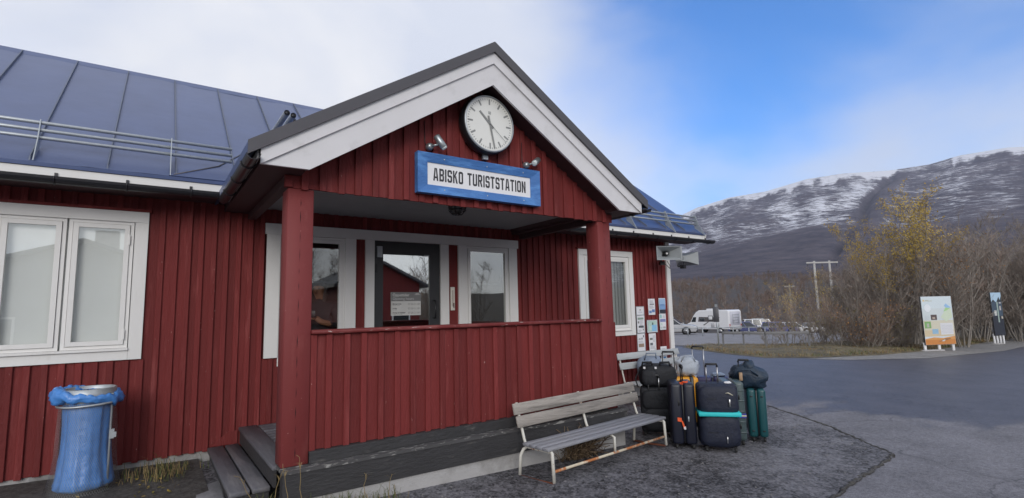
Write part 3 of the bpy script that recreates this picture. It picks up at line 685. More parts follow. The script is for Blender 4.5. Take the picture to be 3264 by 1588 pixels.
for k in range(60):
    big = k % 5 == 0; a = R(k*6); r0, r1, wd = (.205,.268,.0095) if big else (.252,.270,.0035)
    d = Vector((math.sin(a),0,math.cos(a))); n_ = Vector((math.cos(a),0,-math.sin(a)))
    MB().add([tuple(d*r0+n_*wd+Vector((0,-.1195,0))),tuple(d*r1+n_*wd+Vector((0,-.1195,0))),tuple(d*r1-n_*wd+Vector((0,-.1195,0))),tuple(d*r0-n_*wd+Vector((0,-.1195,0)))],[(0,1,2,3)]).build('hour_mark' if big else 'minute_mark', M['clockink'], ck)
hand(314,.06,.17,.014,.011,-.123).build('hour_hand', M['clockink'], ck)
hand(168,.085,.262,.011,.008,-.127).build('minute_hand', M['clockink'], ck)
hand(131,.0,.262,.0018,.0012,-.131).build('second_hand', M['clockink'], ck)
b = MB()
for k in (-1,0,1): b.box((k*.012-.0035,-.1200,.105),(k*.012+.0035,-.1195,.135))
b.box((-.015,-.1200,.104),(.015,-.1195,.108)); b.build('maker_mark', M['clockink'], ck)
MB().lathe([(.012,0),(.012,.012)],12).build('hub', M['clockink'], ck, T(0,-.12,0) @ RXF)
b = MB(); b.box((-.03,-.03,-.36),(.03,.0,-.30)); b.build('cable_gland', M['galv'], ck)

# ------------------------------------------------------------------ name sign
sg = empty('station_sign', (1.875,-.028,2.54), 0, 'long white sign with dark capitals in a chipped blue wooden frame', 'sign')
W2, H2, W1, H1 = .742,.200,.628,.112
MB().box((-W1-.01,-.035,-H1-.01),(W1+.01,-.002,H1+.01)).build('board', M['signwhite'], sg)
def fr(pts): # mitred bevelled frame member: outer pair, inner pair
    (ox0,oz0),(ox1,oz1),(ix1,iz1),(ix0,iz0) = pts
    b = MB(); b.add([(ox0,0,oz0),(ox1,0,oz1),(ox1,-.07,oz1),(ox0,-.07,oz0),(ix1,-.045,iz1),(ix0,-.045,iz0),(ix1,-.0,iz1),(ix0,-.0,iz0)], [(0,1,2,3),(3,2,4,5),(5,4,6,7)], M['blue']); return b
for P in (((-W2,-H2),(W2,-H2),(W1,-H1),(-W1,-H1)),((W2,-H2),(W2,H2),(W1,H1),(W1,-H1)),((W2,H2),(-W2,H2),(-W1,H1),(W1,H1)),((-W2,H2),(-W2,-H2),(-W1,-H1),(-W1,H1))):
    fr(P).build('frame_rail', None, sg)
for x in (-.45,0.05,.52):
    for z in (-.155,.155): MB().lathe([(.007,0),(.006,.004)],8).build('screw', M['screw'], sg, T(x,-.056,z) @ RXF)
# block lettering from strokes, cell 0..w x 0..1
def glyph(ch):
    t = .165; w = .52; c = .11
    def bar(x0,z0,x1,z1): return [(x0,z0),(x1,z0),(x1,z1),(x0,z1)]
    if ch == 'I': return [bar(0,0,t,1)], t
    if ch == 'T': return [bar(0,1-t,w,1), bar(w/2-t/2,0,w/2+t/2,1-t)], w
    if ch == 'A': return [[(0,0),(t,0),(w/2+.02,1),(w/2-.12,1)],[(w-t+.04,0),(w+.04,0),(w/2+.16,1),(w/2+.02,1)],bar(.14,.2,w-.10,.34)], w+.04
    if ch == 'K': return [bar(0,0,t,1),[(t,.40),(t,.62),(w-.17,1),(w,1),(w,.97)],[(t+.06,.50),(t+.19,.62),(w+.02,0),(w-.16,0)]], w+.02
    if ch == 'O': return [[(c,0),(w-c,0),(w-c,t),(t,t)][:3]+[(c,t)], bar(c,1-t,w-c,1), bar(0,c,t,1-c), bar(w-t,c,w,1-c), [(c,0),(c,t+.02),(t,t+.02),(t,c),(0,c)], [(w-c,0),(w,c),(w-t,c),(w-t,t+.02),(w-c,t+.02)], [(0,1-c),(t,1-c),(t,1-t-.02),(c,1-t-.02),(c,1)], [(w,1-c),(w-c,1),(w-c,1-t-.02),(w-t,1-t-.02),(w-t,1-c)]], w
    if ch == 'U': return [bar(c,0,w-c,t), bar(0,c,t,1), bar(w-t,c,w,1), [(c,0),(c,t+.02),(t,t+.02),(t,c),(0,c)], [(w-c,0),(w,c),(w-t,c),(w-t,t+.02),(w-c,t+.02)]], w
    if ch == 'N': return [bar(0,0,t,1), bar(w-t,0,w,1), [(t,1),(t-.02,.72),(w-t,0),(w-t+.02,.28)]], w
    if ch == 'B': return [bar(0,0,t,1), bar(t,0,w-c,t), bar(t,1-t,w-c,1), bar(t,.42,w-c,.58), [(w-c,0),(w,c),(w,.42),(w-t,.42),(w-t,c)], [(w-c,1),(w,1-c),(w,.58),(w-t,.58),(w-t,1-c)], bar(w-t,.42,w-.04,.58)], w
    if ch == 'R': return [bar(0,0,t,1), bar(t,1-t,w-c,1), bar(t,.42,w-c,.57), [(w-c,1),(w,1-c),(w,.54),(w-c,.42),(w-t,.42),(w-t,1-c)], [(w*.45,.42),(w*.45+.17,.42),(w+.02,0),(w-.16,0)]], w+.02
    if ch == 'S': return [bar(c,0,w-c,t), bar(c,1-t,w-c,1), bar(c,.42,w-c,.58), [(0,.30),(t,.30),(t,c),(c,t),(c,0),(0,c)], [(w-c,0),(w,c),(w,.48),(w-c,.58),(w-t,.44),(w-t,c)], [(0,.54),(c,.42),(t,.56),(t,1-c),(c,1),(0,1-c)], [(w,.70),(w-t,.70),(w-t,1-c),(w-c,1),(w,1-c)]], w
    return [], .30
txt = 'ABISKO TURISTSTATION'; gap_ = .115; H = .128; Wc = sum(glyph(c)[1]+gap_ for c in txt)-gap_
kx = 1.125/Wc; x = -.5625
for ch in txt:
    P, w_ = glyph(ch)
    if P:
        b = MB()
        for i, q in enumerate(P): b.prism([(x+px*kx, -.064+pz*H) for px,pz in q], -.0368-.00012*i, -.0345)
        b.build('letter', M['ink'], sg)
    x += (w_+gap_)*kx

# ------------------------------------------------------------------ gable spotlights
def spot(x, z, aim, label):
    s = empty('spotlight', (x,-.022,z), 0, label, 'spotlight', 'spotlights on the gable')
    MB().lathe([(.036,0),(.040,.012),(.034,.045),(.02,.06)],16).build('base', M['lampmetal'], s, RXF)
    MB().tube([(0,-.05,0),(aim[0]*.08,-.095,.015)],.012,8).build('arm', M['lampmetal'], s)
    d = Vector(aim[3]).normalized()
    q = d.to_track_quat('Z','Y').to_matrix().to_4x4()
    MB().lathe([(.022,-.085),(.034,-.075),(.036,.05),(.033,.055)],16).build('housing', M['lampmetal'], s, T(aim[0]*.10,-.105,.02+aim[2]) @ q)
    MB().lathe([(.031,.05),(.031,.066),(.02,.075)],16).build('lens', M['lampglass'], s, T(aim[0]*.10,-.105,.02+aim[2]) @ q)
    MB().tube([(-.03,-.01,0),(-.045,-.008,.05),(-.045,-.006,.26)],.004,5).build('cable', M['black'], s)
spot(1.285,2.815,(.8,-1,.012,(.55,-.15,-.8)),'silver spotlight at the upper left of the blue name sign')
spot(2.47,2.80,(.75,-1,.01,(-.75,-.45,-.5)),'silver spotlight at the upper right of the blue name sign')
bpy.data.objects['spotlight.001'].rotation_euler = (0,0,0)

# ------------------------------------------------------------------ porch ceiling lamp
lp = empty('bulkhead_lamp', (1.96,.62,2.443), 0, 'black caged lamp on the porch ceiling', 'lamp')
MB().lathe([(.115,-.0),(.125,-.012),(.105,-.03),(.09,-.03)],20).build('mount', M['black'], lp)
MB().lathe([(.085,-.03),(.08,-.085),(.05,-.12),(.001,-.13)],16,cap=False).build('glass_bowl', mat('smoked_lamp_glass',(.10,.105,.10),.2), lp)
for k in range(8):
    a = math.pi*2*k/8; MB().tube([(.105*math.cos(a),.105*math.sin(a),-.025),(.098*math.cos(a),.098*math.sin(a),-.09),(.055*math.cos(a),.055*math.sin(a),-.135),(0,0,-.142)],.006,5).build('cage_bar', M['black'], lp)
MB().tube([(.1*math.cos(R(k*18)),.1*math.sin(R(k*18)),-.088) for k in range(21)],.006,5).build('cage_ring', M['black'], lp)

# ------------------------------------------------------------------ thermometer and opening-hours sign
th = empty('thermometer', (2.632,D-.006,1.38), 0, 'narrow cream thermometer on the red strip right of the door', 'thermometer')
MB().rbox((-.034,-.014,-.165),(.034,-.001,.165),.006,2).build('plate', M['therm'], th)
MB().tube([(.0,-.017,-.11),(0,-.017,.12)],.004,6).build('tube', pr((.25,.1,.08)), th)
for k in range(16): MB().box((-.02,-.0152,-.10+k*.0135),(-.008,-.0142,-.098+k*.0135)).build('scale_mark', M['ink'], th)
MB().box((.005,-.0155,-.13),(.025,-.0142,-.06)).build('reservoir', pr((.2,.18,.16)), th)
hs = empty('opening_hours_sign', (1.932,D+.004,1.318), 0, 'grey and white opening hours sign on the door glass', 'sign')
MB().box((-.212,-.006,-.155),(.212,-.001,.155)).build('sheet', M['hourwhite'], hs)
MB().box((-.212,-.0075,.035),(.212,-.0061,.155)).build('header_band', M['hourgrey'], hs)
def text(par, s, x, z, size, m, y, bold=0.0, sx=1.0, name='lettering', align='LEFT'):
    cu = bpy.data.curves.new('tmp','FONT'); cu.body = s; cu.size = size; cu.align_x = align; cu.offset = bold; cu.resolution_u = 2
    o = bpy.data.objects.new('tmp', cu); COL.objects.link(o); bpy.context.view_layer.update()
    me = bpy.data.meshes.new_from_object(o.evaluated_get(bpy.context.evaluated_depsgraph_get()))
    bpy.data.objects.remove(o); bpy.data.curves.remove(cu)
    me.materials.clear(); me.materials.append(m)
    return ob(name, me, par, (x,y,z), (R(90),0,0), (sx,1,1))
text(hs,'Öppettider',-.195,.100,.052,M['hourwhite'],-.0085,.0012)
text(hs,'Opening hours',-.195,.052,.050,M['hourwhite'],-.0085)
text(hs,'STATION',.205,.105,.018,M['hourwhite'],-.0085,align='RIGHT') if False else None
for i, (a, c) in enumerate((('Måndag-fredag','Monday-Friday'),('Lördag','Saturday'),('Söndag och helgdagar','Sundays and holidays'))):
    text(hs,a,-.195,-.008-i*.058,.021,M['ink'],-.0072,.0006); text(hs,c,-.195,-.025-i*.058,.017,M['hourgrey'],-.0072)
    text(hs,'07.00-21.00',.195,-.018-i*.058,.036,M['hourgrey'],-.0072,align='RIGHT')
b = MB(); b.box((.12,-.0085,.118),(.20,-.0077,.123)); b.box((.135,-.0085,.128),(.185,-.0077,.138)); b.build('emblem', M['hourwhite'], hs)

# ------------------------------------------------------------------ notices on the wall
def notice(x0,x1,z0,z1,label,blocks,frame_=False,m=None):
    n_ = empty('notice', ((x0+x1)/2, D-.027, z0), 0, label, 'notice', 'notices on the wall')
    w_, h_ = x1-x0, z1-z0
    # gently buckled sheet
    b = MB(); nx, nz = 6, 6; ph = random.uniform(0,9); vs = []
    def yb(u,v): return -.004-.006*math.sin(u*3.1+ph)*math.sin(v*4+ph)*.6-.002
    for j in range(nz+1):
        for i in range(nx+1): vs.append((-w_/2+w_*i/nx, yb(i/nx,j/nz), h_*j/nz))
    b.add(vs, [(j*(nx+1)+i,j*(nx+1)+i+1,(j+1)*(nx+1)+i+1,(j+1)*(nx+1)+i) for j in range(nz) for i in range(nx)], m or M['paper'], smooth=True); b.build('sheet', None, n_)
    for (u0,u1,v0,v1,col) in blocks:
        y = min(yb(u,v) for u in (u0,u1,(u0+u1)/2) for v in (v0,v1,(v0+v1)/2))-.0015
        q = MB(); q.add([(-w_/2+w_*u0,y,h_*v0),(-w_/2+w_*u1,y,h_*v0),(-w_/2+w_*u1,y,h_*v1),(-w_/2+w_*u0,y,h_*v1)],[(0,1,2,3)],pr(col)); q.build('print', None, n_)
    if frame_:
        q = MB()
        for a,c,e,g_ in ((-w_/2-.008,w_/2+.008,-.008,.0),(-w_/2-.008,w_/2+.008,h_,h_+.008),(-w_/2-.008,-w_/2,0,h_),(w_/2,w_/2+.008,0,h_)): q.box((a,-.012,e),(c,.0,g_))
        q.build('frame', M['galv'], n_)
def lines(v0, v1, n, u0=.12, u1=.88, col=(.35,.35,.4)):
    return [(u0, u0+(u1-u0)*random.uniform(.7,1), v0+(v1-v0)*k/n, v0+(v1-v0)*k/n+(v1-v0)/n*.35, col) for k in range(n)]
notice(6.43,6.63,1.06,1.205,'small white notice with a round crest, topmost in the left column',[(.42,.58,.52,.68,(.3,.25,.2)),(.2,.8,.25,.29,(.45,.45,.5)),(.3,.7,.35,.38,(.45,.45,.5))],True)
notice(6.43,6.63,.735,1.045,'white notice with two dark photo strips, in the middle of the left column',[(.12,.88,.76,.88,(.25,.33,.28)),(.12,.3,.54,.66,(.2,.2,.2)),(.2,.88,.28,.40,(.08,.09,.10)),(.75,.9,.12,.22,(.25,.25,.25))]+lines(.42,.75,5,.35)+lines(.06,.2,3,.12,.65),True)
notice(6.42,6.62,.405,.715,'white notice with a brown village picture, lowest in the left column',[(.15,.85,.22,.42,(.30,.22,.16)),(.1,.6,.66,.68,(.3,.3,.3)),(.75,.88,.78,.9,(.08,.08,.1)),(.2,.42,.66,.73,(.3,.3,.32)),(.5,.7,.66,.76,(.3,.3,.32))]+lines(.48,.6,3),True)
notice(6.765,6.955,1.05,1.35,'white notice with blue pictures at its foot, topmost in the middle column',[(.08,.45,.10,.26,(.14,.24,.45)),(.5,.92,.16,.34,(.12,.2,.42)),(.2,.85,.63,.68,(.1,.1,.12))]+lines(.4,.6,4)+lines(.72,.92,4,.2))
notice(6.705,6.985,.73,.95,'green and blue map on a wider sheet, in the middle column',[(.06,.94,.06,.94,(.42,.58,.52)),(.45,.94,.06,.6,(.25,.5,.72)),(.1,.6,.55,.9,(.45,.62,.40)),(.2,.42,.15,.5,(.55,.68,.62)),(.5,.6,.5,.8,(.75,.78,.7))],True)
notice(6.735,6.93,.395,.705,'white notice with two small dark photos, lowest in the middle column',[(.12,.52,.62,.74,(.16,.17,.15)),(.12,.5,.30,.45,(.13,.14,.16)),(.7,.9,.05,.08,(.2,.2,.2))]+lines(.5,.9,7,.56,.9)+lines(.1,.28,4))
notice(7.07,7.26,1.065,1.36,'tall blue lake poster, topmost by the white corner board',[(.04,.96,.02,.26,(.03,.035,.05)),(.04,.96,.27,.6,(.20,.34,.58)),(.04,.96,.61,.96,(.32,.47,.68)),(.2,.8,.52,.72,(.14,.25,.48)),(.3,.75,.06,.10,(.7,.7,.7))])
notice(7.065,7.25,.76,1.06,'white leaflet with a purple picture band, under the blue poster',[(.08,.92,.50,.68,(.22,.24,.45)),(.1,.38,.74,.95,(.3,.52,.52)),(.1,.42,.28,.42,(.55,.66,.62)),(.5,.9,.08,.2,(.4,.4,.42)),(.1,.4,.08,.2,(.5,.56,.56))]+lines(.76,.92,3,.5,.9))
notice(7.045,7.225,.175,.45,'white notice with a bright blue box, lowest by the corner board',[(.42,.75,.08,.30,(.05,.28,.62)),(.8,.92,.1,.2,(.2,.4,.6))]+lines(.4,.9,8,.15,.85,(.4,.4,.42)))

# ------------------------------------------------------------------ horn loudspeakers
def horn(loc, rz, label):
    s = empty('horn_loudspeaker', loc, R(rz), label, 'loudspeaker', 'horn loudspeakers')
    # local: opens towards -y
    def ring(w_,h_,y): return [(-w_,y,-h_),(w_,y,-h_),(w_,y,h_),(-w_,y,h_)]
    prof = [(.24,.125,-.19),(.225,.112,-.185),(.15,.075,-.10),(.08,.05,-.03),(.04,.04,.04)]
    outer = [(.245,.13,-.19),(.16,.088,-.095),(.09,.06,-.02),(.055,.055,.05),(.055,.055,.14)]
    b = MB(); vs = []; 
    for w_,h_,y in outer: vs += ring(w_,h_,y)
    b.add(vs, [(i*4+k,i*4+(k+1)%4,i*4+4+(k+1)%4,i*4+4+k) for i in range(4) for k in range(4)]+[(16,17,18,19)], M['horn']); b.build('bell', None, s)
    b = MB(); vs = []
    for w_,h_,y in prof: vs += ring(w_,h_,y)
    b.add(vs, [(i*4+k,i*4+4+k,i*4+4+(k+1)%4,i*4+(k+1)%4) for i in range(4) for k in range(4)], M['horn']); b.build('mouth', None, s)
    MB().lathe([(.045,-.0),(.045,.06),(.02,.075)],14).build('throat', M['black'], s, T(0,0,0) @ RXF)
    MB().lathe([(.02,.09),(.018,.1),(.001,.103)],12).build('dome', M['white'], s, T(0,.01,0) @ RXF)
    MB().lathe([(.065,-.13),(.065,-.05)],16).build('driver', M['horn'], s, RXF)
    b = MB(); b.tube([(-.06,.05,-.06),(-.06,.05,-.16),(.02,.14,-.16)],.013,6); b.box((-.09,.02,-.2),(.0,.1,-.13)); b.build('bracket', M['black'], s)
    return s
horn((6.90,1.62,2.165), -28, 'grey horn loudspeaker under the eave, facing the viewer')
horn((7.72,1.86,2.13), 96, 'grey horn loudspeaker pointing out to the right beyond the corner')
cb = MB(); cb.tube([(7.0,1.9,2.1),(7.2,1.85,2.0),(7.25,1.8,1.92),(7.32,1.85,1.98),(7.34,1.93,2.08)],.006,5); cb = cb.build('speaker_cable', M['black']); tag(cb,'thin black cable looping under the horn loudspeakers','cable')

# ------------------------------------------------------------------ litter bin and bag
BX, BY = -1.30, 1.50; bz = gz(BX,BY)+.02
bn = empty('litter_bin', (BX,BY,bz), 0, 'wire mesh litter bin with a galvanised rim standing by the red wall', 'bin')
HB = .60-bz
prof = [(0,.255),(.12,.235),(.3,.215),(.62,.205),(.80,.195),(HB-.10,.185)]
def br(z):
    for (a,ra),(c,rc) in zip(prof[:-1],prof[1:]):
        if z <= c: return ra+(rc-ra)*(z-a)/(c-a)
    return prof[-1][1]
def bw(t,z): return br(z)*(1+.035*math.sin(3*t+z*5)+.02*math.sin(5*t-z*9))
b = MB(); nt_, pit_ = 88, 0.018
def strip(p, q, wd):
    p, q = Vector(p), Vector(q); n_ = Vector(((p.x+q.x)/2,(p.y+q.y)/2,0)).normalized(); s_ = (q-p).cross(n_).normalized()*wd
    b.add([tuple(p-s_),tuple(p+s_),tuple(q+s_),tuple(q-s_)],[(0,1,2,3)],M['binmesh'])
nz_ = int((HB-.1)/pit_)
for j in range(nz_):
    for i in range(nt_):
        for sg_ in (-1,1):
            t0 = 2*math.pi*(i+.5*(j % 2))/nt_; t1 = t0+sg_*math.pi/nt_; z0, z1 = j*pit_, (j+1)*pit_
            strip((bw(t0,z0)*math.cos(t0),bw(t0,z0)*math.sin(t0),z0),(bw(t1,z1)*math.cos(t1),bw(t1,z1)*math.sin(t1),z1),.0008)
o_ = b.build('mesh_cage', None, bn); o_['kind'] = 'stuff'
MB().lathe([(.185,HB-.11),(.196,HB-.10),(.196,HB),(.185,HB+.004),(.180,HB-.0),(.182,HB-.1)],32,cap=False).build('rim', M['galv'], bn)
MB().tube([(bw(R(k*15),.75)*1.06*math.cos(R(k*15)),bw(R(k*15),.75)*1.06*math.sin(R(k*15)),.735+.012*math.sin(R(k*15+40))) for k in range(25)],.011,6).build('band', M['galv'], bn)
MB().tube([(.165*1.03,-.10,z) for z in (.02,.25,.5,.75,HB-.05)],.010,6).build('upright', M['galv'], bn)
MB().tube([(-.06,.195,z) for z in (.0,.5,HB-.05)],.010,6).build('upright', M['galv'], bn)
b = MB(); b.box((.165,-.135,.42),(.20,-.10,.50)); b.box((.195,-.14,.43),(.215,-.12,.475)); b.build('latch', M['galv'], bn)
bag = empty('bin_bag', (BX,BY,bz+.015), 0, 'bright blue plastic bag lining the wire litter bin, folded over its rim', 'bag')
b = MB(); n = 72; vs = []; zs = [0,.03,.07,.12,.18,.25,.32,.4,.47,.55,.62,.7,.76,.82,HB-.12,HB-.05]
for j, z in enumerate(zs):
    for k in range(n):
        t = 2*math.pi*k/n; r_ = br(max(z,.02))*(.86-.06*math.sin(math.pi*clamp(z/HB,0,1)))*(1+.13*fbm(math.cos(t)*2.6,math.sin(t)*2.6,z*1.1)+.06*fbm(math.cos(t)*7,math.sin(t)*7,z*1.6))
        if j == 0: r_ *= .8
        vs.append((r_*math.cos(t),r_*math.sin(t),z))
b.add(vs,[(j*n+k,j*n+(k+1)%n,(j+1)*n+(k+1)%n,(j+1)*n+k) for j in range(len(zs)-1) for k in range(n)]+[list(range(n))[::-1]],M['bag'],smooth=True); b.build('body', None, bag)
# crumpled collar turned out over the rim, thicker to the left, drooping to the right
b = MB(); n = 120; ns = 16; vs = []
for k in range(n):
    t = 2*math.pi*k/n; side = math.cos(t); fr_ = max(0,-math.sin(t))
    rad_ = .024+.026*max(0,-side)+.024*max(0,side)**3; zc = HB-.050-.065*max(0,side)-.035*fr_*(1-.6*abs(side))
    zc += .012*fbm(math.cos(t)*3,math.sin(t)*3)
    for q in range(ns):
        a = 2*math.pi*q/ns; rr = rad_*(1+.42*fbm(math.cos(t)*3.5,math.sin(t)*3.5,math.sin(a)*1.2)+.16*math.sin(9*t+2.5*a+3*fbm(t*2,a)))
        R0 = .200+.02*max(0,-side)
        vs.append(((R0+rr*.9*math.cos(a))*math.cos(t),(R0+rr*.9*math.cos(a))*math.sin(t),zc+rr*1.25*math.sin(a)))
b.add(vs,[(k*ns+q,((k+1)%n)*ns+q,((k+1)%n)*ns+(q+1)%ns,k*ns+(q+1)%ns) for k in range(n) for q in range(ns)],M['bag'],smooth=True); b.build('collar', None, bag)

# ------------------------------------------------------------------ benches
def bench(loc, rz, L, label, mb_, ms_, back_h=(.185,.375), rusty=True, seat_h=.33, lean=.09, depth_=.36):
    s = empty('bench', loc, R(rz), label, 'bench')
    # local: x along, y to the back, z up from ground; front feet at y=0
    sh = seat_h
    n = 4; sw = depth_/n
    for k in range(n):
        MB().rbox((-.05,.0+k*sw,sh-.03),(L+.05,(k+1)*sw-.008,sh+random.uniform(-.002,.002)),.004,1).build('seat_slat', ms_, s)
    for k, (zc, yo) in enumerate(((sh+back_h[0],depth_+.045),(sh+back_h[1]-.075,depth_+.045+lean*.55))):
        o = MB().rbox((-.07,-.011,-.055),(L+.07,.011,.055),.004,1).build('back_slat', mb_, s, T(0,yo,zc) @ RX(-14))
    legm = M['benchpaint']
    for x in (.0, L*.5, L):
        if x != L*.5:
            MB().tube([(x,.02,sh-.035),(x,.0,sh-.05),(x-.0,-.015,.02)],.0165,8).build('leg', legm, s)
            MB().tube([(x,.02,sh-.04),(x,depth_-.02,sh-.045),(x-.02,depth_+.01,sh-.07),(x-.05,depth_+.02,sh-.12),(x-.06,depth_+.03,.02)],.0165,8).build('leg', legm, s)
            MB().tube([(x,-.015,.03),(x+.0,.0,.012),(x-.03,depth_*.5,.008),(x-.06,depth_+.03,.015)],.013,6).build('foot_runner', M['rustdark'], s)
        else:
            MB().tube([(x,depth_-.02,sh-.045),(x,.05,sh-.045),(x,.0,sh-.065),(x,.0,.11)],.0145,8).build('leg', legm, s)
        MB().tube([(x,depth_-.01,sh-.04),(x,depth_+.02,sh+.02),(x,depth_+.06+lean*.75,sh+back_h[1]-.02)],.0145,8).build('back_post', legm, s)
    MB().tube([(0,-.004,.115),(L*.5,.0,.112),(L,-.004,.115)],.0135,8).build('stretcher', M['rust'] if rusty else legm, s)
    return s
g1 = gz(2.23,-.63)
bench((2.225,-.645,g1), 6.2, 1.86, 'long slatted bench with white tubular frame and rusty stretcher, nearest the viewer', M['benchwood'], M['seatwood'])
bench((5.72,1.30,gz(5.7,1.3)), 0, 1.50, 'pale grey slatted bench against the wall under the notices, behind the luggage', M['bench2'], M['bench2'], back_h=(.26,.49), rusty=False, seat_h=.36)

# ------------------------------------------------------------------ dried plant behind the bench
dp = MB()
for k in range(260):
    x = 2.95+random.gauss(0,.10)+.10*(k % 3 == 0); y = -.16+random.uniform(-.06,.04); h = random.uniform(.08,.42)
    p = [Vector((x,y,gz(x,y)))]; d = Vector((random.uniform(-.3,.3),random.uniform(-.3,.12),1)).normalized()
    for q in range(4):
        d = (d+Vector((random.uniform(-.6,.6),random.uniform(-.5,.3),random.uniform(-.5,.2)))).normalized(); p.append(p[-1]+d*h/4)
    dp.tube(p, .0035, 3, M['drygrass'] if k % 3 else M['drybrown'])
tag(dp.build('dried_plant'), 'tangled dry brown plant growing against the porch base behind the bench', 'plant')

# ------------------------------------------------------------------ luggage
EV = -52.0
def at_cam(dist, az): a = R(az); return CAM.x+dist*math.sin(a), CAM.y+dist*math.cos(a)
def case(name, x, y, rz, w, d, h, label, m, kind, z=None):
    """upright case; local x = width as seen, y = away from viewer, origin at the front bottom centre"""
    z = gz(x,y)+.01 if z is None else z
    s = empty(name, (x,y,z), R(rz), label, 'suitcase'); return s
def wheels(s, w, d, y0=.03):
    for x in (-w/2+.045,w/2-.045):
        for y in (y0,d-.04):
            MB().tube([(x-.012,y,.024),(x+.012,y,.024)],.024,12).build('wheel', M['wheel'], s)
            MB().box((x-.016,y-.012,.03),(x+.016,y+.012,.065)).build('caster', M['black'], s)
def tele(s, x, y, z0, z1, w, m=None, grip=None, dirx=1):
    for q in (-1,1): MB().tube([(x+q*w/2*dirx,y+q*w/2*(1-dirx),z0),(x+q*w/2*dirx,y+q*w/2*(1-dirx),z1-.02)],.008,6).build('handle_tube', m or M['alu'], s)
    MB().tube([(x-w/2*dirx,y-w/2*(1-dirx),z1-.03),(x-w/2*dirx*.95,y-w/2*(1-dirx)*.95,z1),(x+w/2*dirx*.95,y+w/2*(1-dirx)*.95,z1),(x+w/2*dirx,y+w/2*(1-dirx),z1-.03)],.014,8).build('handle_grip', grip or M['black'], s)
def hardshell(s, w, d, h, m, ribs=0, z0=.05):
    # two shells meeting at a zip on the narrow side that faces the viewer
    g = w/2
    for q in (-1,1):
        x0, x1 = (-g,-.008) if q < 0 else (.008,g)
        MB().rbox((x0,0,z0),(x1,d,h),.035,4).build('shell', m, s)
    MB().rbox((-.0085,.018,z0+.02),(.0085,d-.018,h-.018),.002,1).build('zip', M['black'], s)
    for k in range(ribs):
        z = z0+.1+(h-z0-.2)*k/max(1,ribs-1)
        for q in (-1,1): MB().rbox((q*g*.55-.05*g/.12,-.006,z-.01),(q*g*.55+.05*g/.12,.004,z+.01),.004,1).build('rib', m, s)
def soft(name, m, s, w, d, h, z0, x0=0, y0=0, pw=2.6, seed=0, lump=.05, seg=18, sag=0.0):
    """superellipsoid bag with lumps"""
    b = MB(); n, k_ = 28, seg; vs = []
    def sp(v,e): return math.copysign(abs(v)**e, v)
    for j in range(k_+1):
        ph = -math.pi/2+math.pi*j/k_
        for i in range(n):
            t = 2*math.pi*i/n; e = 2/pw
            cx = sp(math.cos(ph),e)*sp(math.cos(t),e); cy = sp(math.cos(ph),e)*sp(math.sin(t),e); cz = sp(math.sin(ph),e)
            f_ = 1+lump*fbm(cx*1.6+seed,cy*1.6,cz*1.6+seed*.3,4)
            zz = cz*f_
            vs.append((x0+cx*w/2*f_, y0+d/2+cy*d/2*f_, z0+h/2+zz*h/2-sag*abs(cx)*max(0,cz)*h))
    b.add(vs,[(j*n+i,j*n+(i+1)%n,(j+1)*n+(i+1)%n,(j+1)*n+i) for j in range(k_) for i in range(n)],m,smooth=True)
    return b.build(name, None, s)
# A  black hard shell with orange tag
s = case('suitcase',4.245,-.60,EV+6,.25,.42,.72,'black hard-shell suitcase with an orange tag hanging on its side',None,0)
hardshell(s,.275,.42,.74,M['blackhard']); wheels(s,.275,.42)
for x,z in ((-.05,.52),(.05,.34)): MB().rbox((x-.008,-.008,z-.03),(x+.008,.002,z+.03),.003,1).build('latch', M['galv'] if x > 0 else M['black'], s)
b = MB(); b.add([(-.075,-.012,.36),(-.03,-.02,.355),(-.028,-.018,.31),(-.075,-.014,.315)],[(0,1,2,3)],M['orange']); b.add([(-.035,-.018,.32),(-.02,-.02,.325),(.012,-.016,.235),(-.01,-.012,.23)],[(0,1,2,3)],M['orange']); b.add([(-.012,-.0165,.255),(.012,-.0165,.26),(.014,-.016,.225),(-.008,-.016,.225)],[(0,1,2,3)],M['paper']); b.build('tag', None, s)
tele(s,.02,.20,.74,.93,.16,M['black'],dirx=0)
b = MB()
for k in range(7): b.tube([(.0+random.uniform(-.03,.07),.1+random.uniform(-.05,.1),.722),(.03+random.uniform(-.06,.06),.12+random.uniform(-.05,.05),.735+random.uniform(0,.03)),(.06+random.uniform(-.05,.05),.12,.725)],.007,5,M['orange'])
b.build('ribbon', None, s)
# B  navy soft case, cyan strap
s = case('suitcase',4.45,-.93,EV+4,.43,.30,.76,'large navy soft suitcase belted with a bright cyan strap',None,0)
MB().rbox((-.22,.05,.055),(.22,.31,.755),.05,4,M['navysoft']).build('body', None, s)
soft('front_pocket',M['navysoft'],s,.435,.17,.37,.06,0,-.025,3.6,2,.06); soft('front_pocket',M['navysoft'],s,.43,.16,.35,.395,0,-.02,3.6,5,.06)
wheels(s,.40,.30,.06)
b = MB(); b.rbox((-.228,-.038,.405),(.228,.318,.452),.012,2); b.build('strap', M['cyan'], s)
for z in (.60,.23): MB().box((-.13,-.030,z),(-.03,-.024,z+.004)).build('seam', M['black'], s)
MB().tube([(.07,-.01,.66),(.10,-.03,.67),(.15,-.01,.64)],.006,5).build('carry_handle', M['cream'], s)
MB().rbox((.10,-.042,.52),(.118,-.03,.60),.003,1).build('zip_pull', M['alu'], s)
MB().rbox((.055,-.040,.12),(.067,-.030,.19),.003,1).build('zip_pull', M['alu'], s)
tele(s,-.03,.2,.745,.965,.125)
b = MB(); soft('scarf',M['paper'],s,.08,.06,.04,.735,.13,.12,2.2,8,.3)
